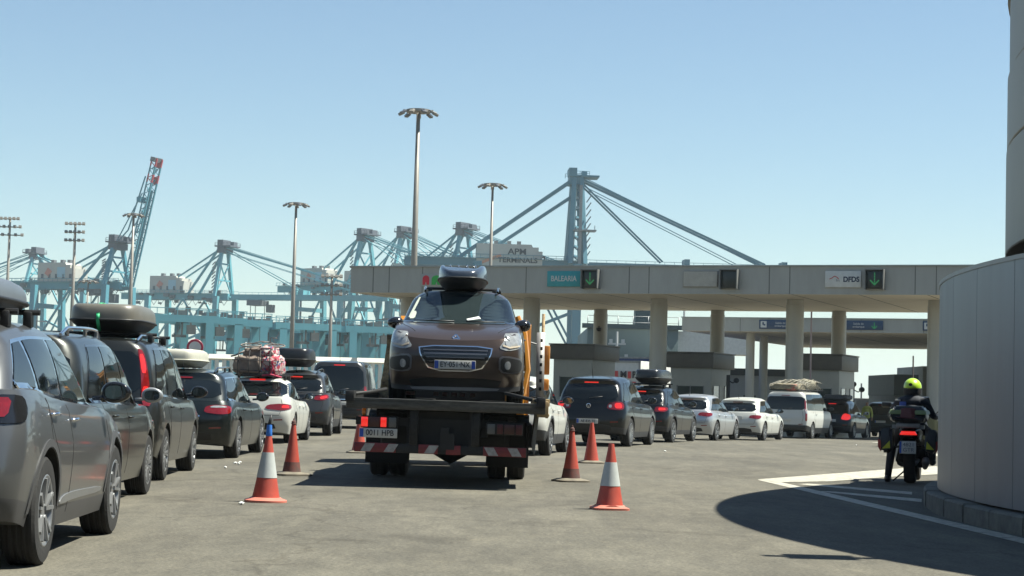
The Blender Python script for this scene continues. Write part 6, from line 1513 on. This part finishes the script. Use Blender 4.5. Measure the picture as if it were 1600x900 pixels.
def hull(name, pts, m, parent, off=0, ang=50, bev=0):
    bm = NB(); vs = [bm.verts.new(p) for p in pts]; r_ = bmesh.ops.convex_hull(bm, input=vs); bmesh.ops.delete(bm, geom=[v for v in bm.verts if not v.link_faces], context='VERTS')
    if bev: bmesh.ops.bevel(bm, geom=bm.edges[:], offset=bev, segments=2, affect='EDGES')
    return obj(name, bm, m, parent, ang=ang)
def sym(l): return l+[(-x, y, z) for x, y, z in l]
hull('tail_section', sym([(.10, -.18, .86), (.16, .1, .90), (.18, .6, .86), (.13, -.15, .74), (.15, .5, .66), (.05, -.22, .80)]), bblk, MC, bev=.015)
hull('engine', sym([(.26, .8, .30), (.30, 1.1, .45), (.24, 1.35, .35), (.20, .75, .60), (.24, 1.3, .72), (.15, .9, .22)]), bblk, MC, bev=.03)
hull('fuel_tank', sym([(.10, .75, .92), (.20, .85, .80), (.24, 1.2, .85), (.17, 1.3, 1.04), (.10, 1.0, 1.08), (.15, 1.45, .95)]), bblk, MC, bev=.03)
hull('front_fairing', sym([(.34, 1.3, .62), (.38, 1.45, .95), (.30, 1.75, .80), (.12, 1.95, .85), (.30, 1.5, 1.12), (.16, 1.8, 1.10)]), mat('fairing_lime', (.03, .035, .015), .4), MC, bev=.03)
hull('windshield', sym([(.28, 1.52, 1.10), (.20, 1.42, 1.42), (.27, 1.55, 1.12), (.19, 1.45, 1.43), (.1, 1.62, 1.1)]), mat('bike_screen', (.05, .055, .06), .1, 0, .5), MC)
hull('seat', sym([(.10, -.02, .90), (.17, .25, .90), (.16, .75, .84), (.12, .0, .99), (.16, .3, .98), (.11, .72, .92)]), mat('seat_vinyl', (.015, .015, .015), .6), MC, bev=.02)
bm = NB(); bar(bm, (0, .05, .80), (0, -.26, .50), .17, .02); box(bm, (0, -.25, .66), (.20, .04, .10)); obj('rear_fender', bm, bblk, MC)
tl_ = hull('tail_light', sym([(.13, -.235, .80), (.10, -.235, .86), (.11, -.255, .83), (.05, -.26, .80)]), redon, MC)
pt = make_plate(MC, '', (0, -.30, .60), flag=0, w=.24, h=.20, rx=R(-8))
bm = NB(); box(bm, (-.105, -.009, 0), (.028, .003, .19)); obj('country_band', bm, plateblue, pt); text('plate_text', '4821\nGTR', .085, mat('faded_ink', (.12, .12, .13), .6), pt, (.012, -.010, .0), depth=.002)
# top case with hi-vis band, side cases with reflectors
tcs = hull('top_case', sym([(.20, -.38, 1.00), (.27, -.10, 1.00), (.24, .12, 1.00), (.26, -.36, 1.12), (.30, -.05, 1.14), (.20, -.30, 1.26), (.22, .05, 1.27), (.24, -.40, 1.08)]), bblk, MC, bev=.025)
hull('reflective_band', sym([(.27, -.405, 1.13), (.31, -.02, 1.14), (.25, -.36, 1.20), (.28, 0, 1.21)]), mat('band_lime_grey', (.16, .20, .07), .5), tcs, bev=.01)
hull('red_cover', sym([(.11, -.43, 1.08), (.13, -.30, 1.22), (.05, -.40, 1.24), (.06, -.44, 1.07)]), mat('cover_dark_red', (.09, .015, .012), .5), tcs, bev=.01)
bm = NB(); box(bm, (0, -.30, .95), (.34, .05, .07), bev=.01); box(bm, (-.19, -.22, .93), (.09, .1, .06)); box(bm, (.19, -.22, .93), (.09, .1, .06)); obj('rear_rack', bm, steel, MC)
for s in (1, -1):
    sc_ = hull('side_case', [(s*x, y, z) for x, y, z in [(.24, -.22, .50), (.40, -.18, .50), (.44, -.20, .62), (.44, -.16, .88), (.24, -.18, .92), (.24, .42, .55), (.40, .38, .55), (.42, .36, .86), (.24, .36, .90), (.36, -.24, .58)]], bblk, MC, bev=.03)
    hull('case_reflector', [(s*x, y, z) for x, y, z in [(.40, -.235, .52), (.445, -.215, .60), (.445, -.20, .72), (.40, -.235, .70), (.40, -.20, .6)]], mat('reflector_red', (.22, .02, .02), .4), sc_)
    hull('yellow_marker', [(s*x, y, z) for x, y, z in [(.26, -.243, .58), (.38, -.245, .57), (.27, -.238, .70), (.30, -.20, .6)]], hv, sc_)
    bm = NB(); tube(bm, [(s*.16, .3, .60), (s*.26, .25, .58), (s*.26, -.1, .58)], .02, 6); obj('case_bracket', bm, black, MC)
    bm = NB(); tube(bm, [(0, 1.42, 1.10), (s*.22, 1.36, 1.14), (s*.38, 1.25, 1.12)], .016, 8); tube(bm, [(s*.30, 1.3, 1.13), (s*.42, 1.38, 1.26)], .010, 6); box(bm, (s*.45, 1.38, 1.28), (.15, .04, .09), bev=.02); tube(bm, [(s*.28, 1.28, 1.13), (s*.40, 1.21, 1.11)], .022, 8); obj('handlebar', bm, bblk, MC)
    bm = NB(); tube(bm, [(s*.09, 1.84, .31), (s*.09, 1.6, .85), (s*.08, 1.5, 1.05)], .028, 8); tube(bm, [(s*.07, .32, .32), (s*.08, .85, .38)], .035, 8); obj('fork_leg', bm, alloyd, MC)
bm = NB(); tube(bm, [(.16, 1.1, .25), (.20, .6, .26), (.24, .1, .36), (.25, -.1, .40)], [.03, .04, .06, .055], 12); obj('exhaust_pipe', bm, steel, MC)
bm = NB(); tube(bm, [(-.05, .72, .25), (-.28, .64, .02)], .013, 6); obj('side_stand', bm, black, MC)
# rider, seated, left foot on the ground
def rider():
    root = tag(empty('person', (MX, MY, 0), R(-16)), 'motorcyclist in dark clothing with a lime yellow helmet seated on the motorcycle', 'person')
    pts = [(0, .42, 1.00), (0, .45, 1.16), (0, .50, 1.32), (0, .54, 1.42), (0, .56, 1.50),            # pelvis..neck
           (.19, .54, 1.39), (.30, .72, 1.15), (.32, 1.08, 1.12), (.36, 1.20, 1.13), (-.19, .54, 1.39), (-.33, .70, 1.16), (-.34, 1.06, 1.12), (-.37, 1.20, 1.13),
           (.12, .45, .96), (.28, .88, .82), (.30, .72, .42), (.30, .84, .36), (-.12, .44, .96), (-.30, .70, .66), (-.34, .48, .14), (-.35, .60, .05)]
    ed = [(0, 1), (1, 2), (2, 3), (3, 4), (3, 5), (5, 6), (6, 7), (7, 8), (3, 9), (9, 10), (10, 11), (11, 12), (0, 13), (13, 14), (14, 15), (15, 16), (0, 17), (17, 18), (18, 19), (19, 20)]
    ra = [(.16, .13), (.155, .12), (.18, .13), (.13, .09), .055, .075, .058, .045, .04, .075, .058, .045, .04, .10, .078, .058, .045, .10, .078, .055, .05]
    bm = smooth_skin(pts, ed, ra)
    jk = mat('jacket_dark', (.016, .019, .028), .8, var=.3, scale=6, bump=.3, bscale=9); body = obj('body', bm, [jk, mat('trousers_dark', (.012, .013, .018), .85)], root, ang=80)
    for p in body.data.polygons:
        if p.center.z < .98: p.material_index = 1
    # hands with fingers round the grips
    skin = mat('glove_black', (.015, .014, .014), .7)
    for s in (1, -1):
        P0 = [(s*.355, 1.17, 1.135), (s*.375, 1.225, 1.14), (s*.345, 1.20, 1.12)]; pp = [P0[0], P0[1]]; ee = [(0, 1)]; rad_ = [.03, .034]
        for k in range(4):
            b = len(pp); x = s*(.335+k*.026); pp += [(x, 1.262, 1.148-.002*k), (x, 1.285, 1.118), (x, 1.25, 1.092)]; ee += [(1, b), (b, b+1), (b+1, b+2)]; rad_ += [.0105, .010, .009]
        b = len(pp); pp += [(s*.325, 1.21, 1.118), (s*.315, 1.245, 1.092)]; ee += [(0, b), (b, b+1)]; rad_ += [.012, .010]
        obj('glove', smooth_skin(pp, ee, rad_, sub=1), skin, root, ang=80)
    # boots
    for c_, rz_ in (((-.35, .56, .06), .1), ((.30, .82, .36), 0)):
        bm = NB(); bmesh.ops.create_uvsphere(bm, u_segments=14, v_segments=10, radius=1)
        for v in bm.verts: v.co = Vector((v.co.x*.055, v.co.y*.15, max(v.co.z, -.75)*.065*(1+.5*max(0, -v.co.y))))+Vector(c_)
        obj('boot', bm, black, root)
    # head: turned slightly left; face, helmet, visor
    hd = empty('head', (0, .58, 1.60), R(8), parent=root); bpy.data.objects.remove(hd)
    fm_ = mat('skin', (.30, .17, .11), .6)
    bm = NB(); bmesh.ops.create_uvsphere(bm, u_segments=24, v_segments=18, radius=1)
    for v in bm.verts:
        x, y, z = v.co; v.co = Vector((x*.078, y*.098, z*.115))
        if y > .55 and abs(x) < .22 and -.25 < z < .12: v.co.y += .020*(1-abs(x)/.22)
        if z < -.4: v.co.x *= .85
    for v in bm.verts: v.co += Vector((0, .60, 1.60))
    f_ = obj('face', bm, fm_, root)
    for s in (1, -1): bm = NB(); bmesh.ops.create_uvsphere(bm, u_segments=8, v_segments=6, radius=.012, matrix=Matrix.Translation((s*.032, .688, 1.605))); obj('eye', bm, mat('eye_dark', (.02, .015, .01), .2), f_)
    bm = NB(); box(bm, (0, .690, 1.548), (.045, .012, .008), bev=.003); obj('mouth', bm, mat('lips', (.25, .08, .07), .5), f_)
    # open face helmet shell
    bm = NB(); bmesh.ops.create_uvsphere(bm, u_segments=36, v_segments=26, radius=1)
    bmesh.ops.delete(bm, geom=[v for v in bm.verts if v.co.z < -.12-.10*(v.co.y < .3) or (v.co.y > .45 and v.co.z < .38)], context='VERTS')
    for v in bm.verts: v.co = Vector((v.co.x*.135, v.co.y*.158, v.co.z*.155))+Vector((0, .585, 1.635))
    r_ = bmesh.ops.extrude_face_region(bm, geom=bm.faces[:])
    for v in [g_ for g_ in r_['geom'] if isinstance(g_, bmesh.types.BMVert)]: v.co = Vector((0, .585, 1.635))+(v.co-Vector((0, .585, 1.635)))*.92
    recalc(bm); hm = obj('helmet', bm, lime, root, ang=40)
    bm = NB(); lathe(bm, [(.0, 0), (.028, 0), (.024, .012), (0, .014)], 'Y', 14, (-.02, .425, 1.675)); recalc(bm); obj('helmet_vent', bm, black, hm)
    bm = NB(); lathe(bm, [(.128, 1.50), (.136, 1.545), (.137, 1.60), (.127, 1.60), (.126, 1.545), (.115, 1.50), (.128, 1.50)], 'Z', 30, (0, .585, 0)); recalc(bm)
    bmesh.ops.delete(bm, geom=[v for v in bm.verts if v.co.y > .66], context='VERTS'); obj('helmet_padding', bm, mat('padding_black', (.010, .010, .012), .8), hm)
    bm = NB(); box(bm, (-.13, .40, 1.32), (.10, .02, .12), bev=.008); obj('blue_patch', bm, mat('patch_blue', (.05, .09, .35), .6), root); bm = NB(); box(bm, (-.21, .44, 1.405), (.08, .03, .03), bev=.008); obj('collar_strip', bm, mat('strip_grey', (.4, .4, .38), .5), root)
rider(); MC.scale = (1, 1, .92)
for o in COL.objects:
    if o.name.startswith('person') and o.parent is None: o.scale = (1, 1, .89)
# attendant in a hi-vis vest far down the lane
def standing(label, X, Y, h, vest, rz, trousers):
    root = tag(empty('person', (X, Y, gz(X, Y)), rz), label, 'person'); k = h/1.75
    pts = [(0, 0, .95), (0, .02, 1.15), (0, .02, 1.38), (0, .02, 1.48), (0, .03, 1.56), (.18, .02, 1.42), (.24, .0, 1.15), (.22, .16, .98), (.20, .22, .94), (-.18, .02, 1.42), (-.24, -.02, 1.15), (-.25, .04, .90), (-.25, .06, .82), (.09, 0, .88), (.10, .02, .48), (.11, -.02, .08), (.12, .12, .04), (-.09, 0, .88), (-.11, -.02, .48), (-.13, -.06, .08), (-.14, .08, .04), (0, .035, 1.66), (0, .035, 1.70)]
    ed = [(0, 1), (1, 2), (2, 3), (3, 4), (3, 5), (5, 6), (6, 7), (7, 8), (3, 9), (9, 10), (10, 11), (11, 12), (0, 13), (13, 14), (14, 15), (15, 16), (0, 17), (17, 18), (18, 19), (19, 20), (4, 21), (21, 22)]
    ra = [(.15, .11), (.14, .10), (.17, .11), .09, .052, .07, .05, .038, .04, .07, .05, .038, .04, .085, .062, .045, .04, .085, .062, .045, .04, (.08, .095), (.078, .09)]
    bm = smooth_skin([tuple(c*k for c in p) for p in pts], ed, [tuple(c*k for c in r) if isinstance(r, tuple) else r*k for r in ra]); o = obj('body', bm, [vest, trousers, MATS['skin'], mat('hair_dark', (.02, .015, .01), .7)], root, ang=80)
    for p in o.data.polygons:
        z = p.center.z/k
        p.material_index = 1 if z < .95 and abs(p.center.x) < .2*k else (3 if z > 1.70 or (z > 1.6 and p.center.y < .02) else (2 if z > 1.52 or (z < .98 and abs(p.center.x) > .2*k) else 0))
p = P(1355, 640, 87.5)
standing('person in a yellow high visibility vest standing beyond the black SUV', p.x, 87.5, 1.72, mat('hi_vis_yellow', (.42, .45, .10), .6), R(150), mat('trousers_navy', (.02, .025, .04), .8))
# ------------------------------------------------------------------ sea haze of the port
bm = NB(); box(bm, (0, 2800, 58), (8300, 6700, 119)); hz = obj('haze', bm, [], smooth=False); tag(hz, kind='stuff')
m = bpy.data.materials.new('haze'); m.use_nodes = True; t = m.node_tree; t.nodes.clear(); o_ = t.nodes.new('ShaderNodeOutputMaterial'); v = t.nodes.new('ShaderNodeVolumePrincipled')
v.inputs['Color'].default_value = (.80, .93, 1, 1); v.inputs['Density'].default_value = .00015; v.inputs['Anisotropy'].default_value = .1
t.links.new(v.outputs[0], o_.inputs['Volume']); hz.data.materials.append(m)
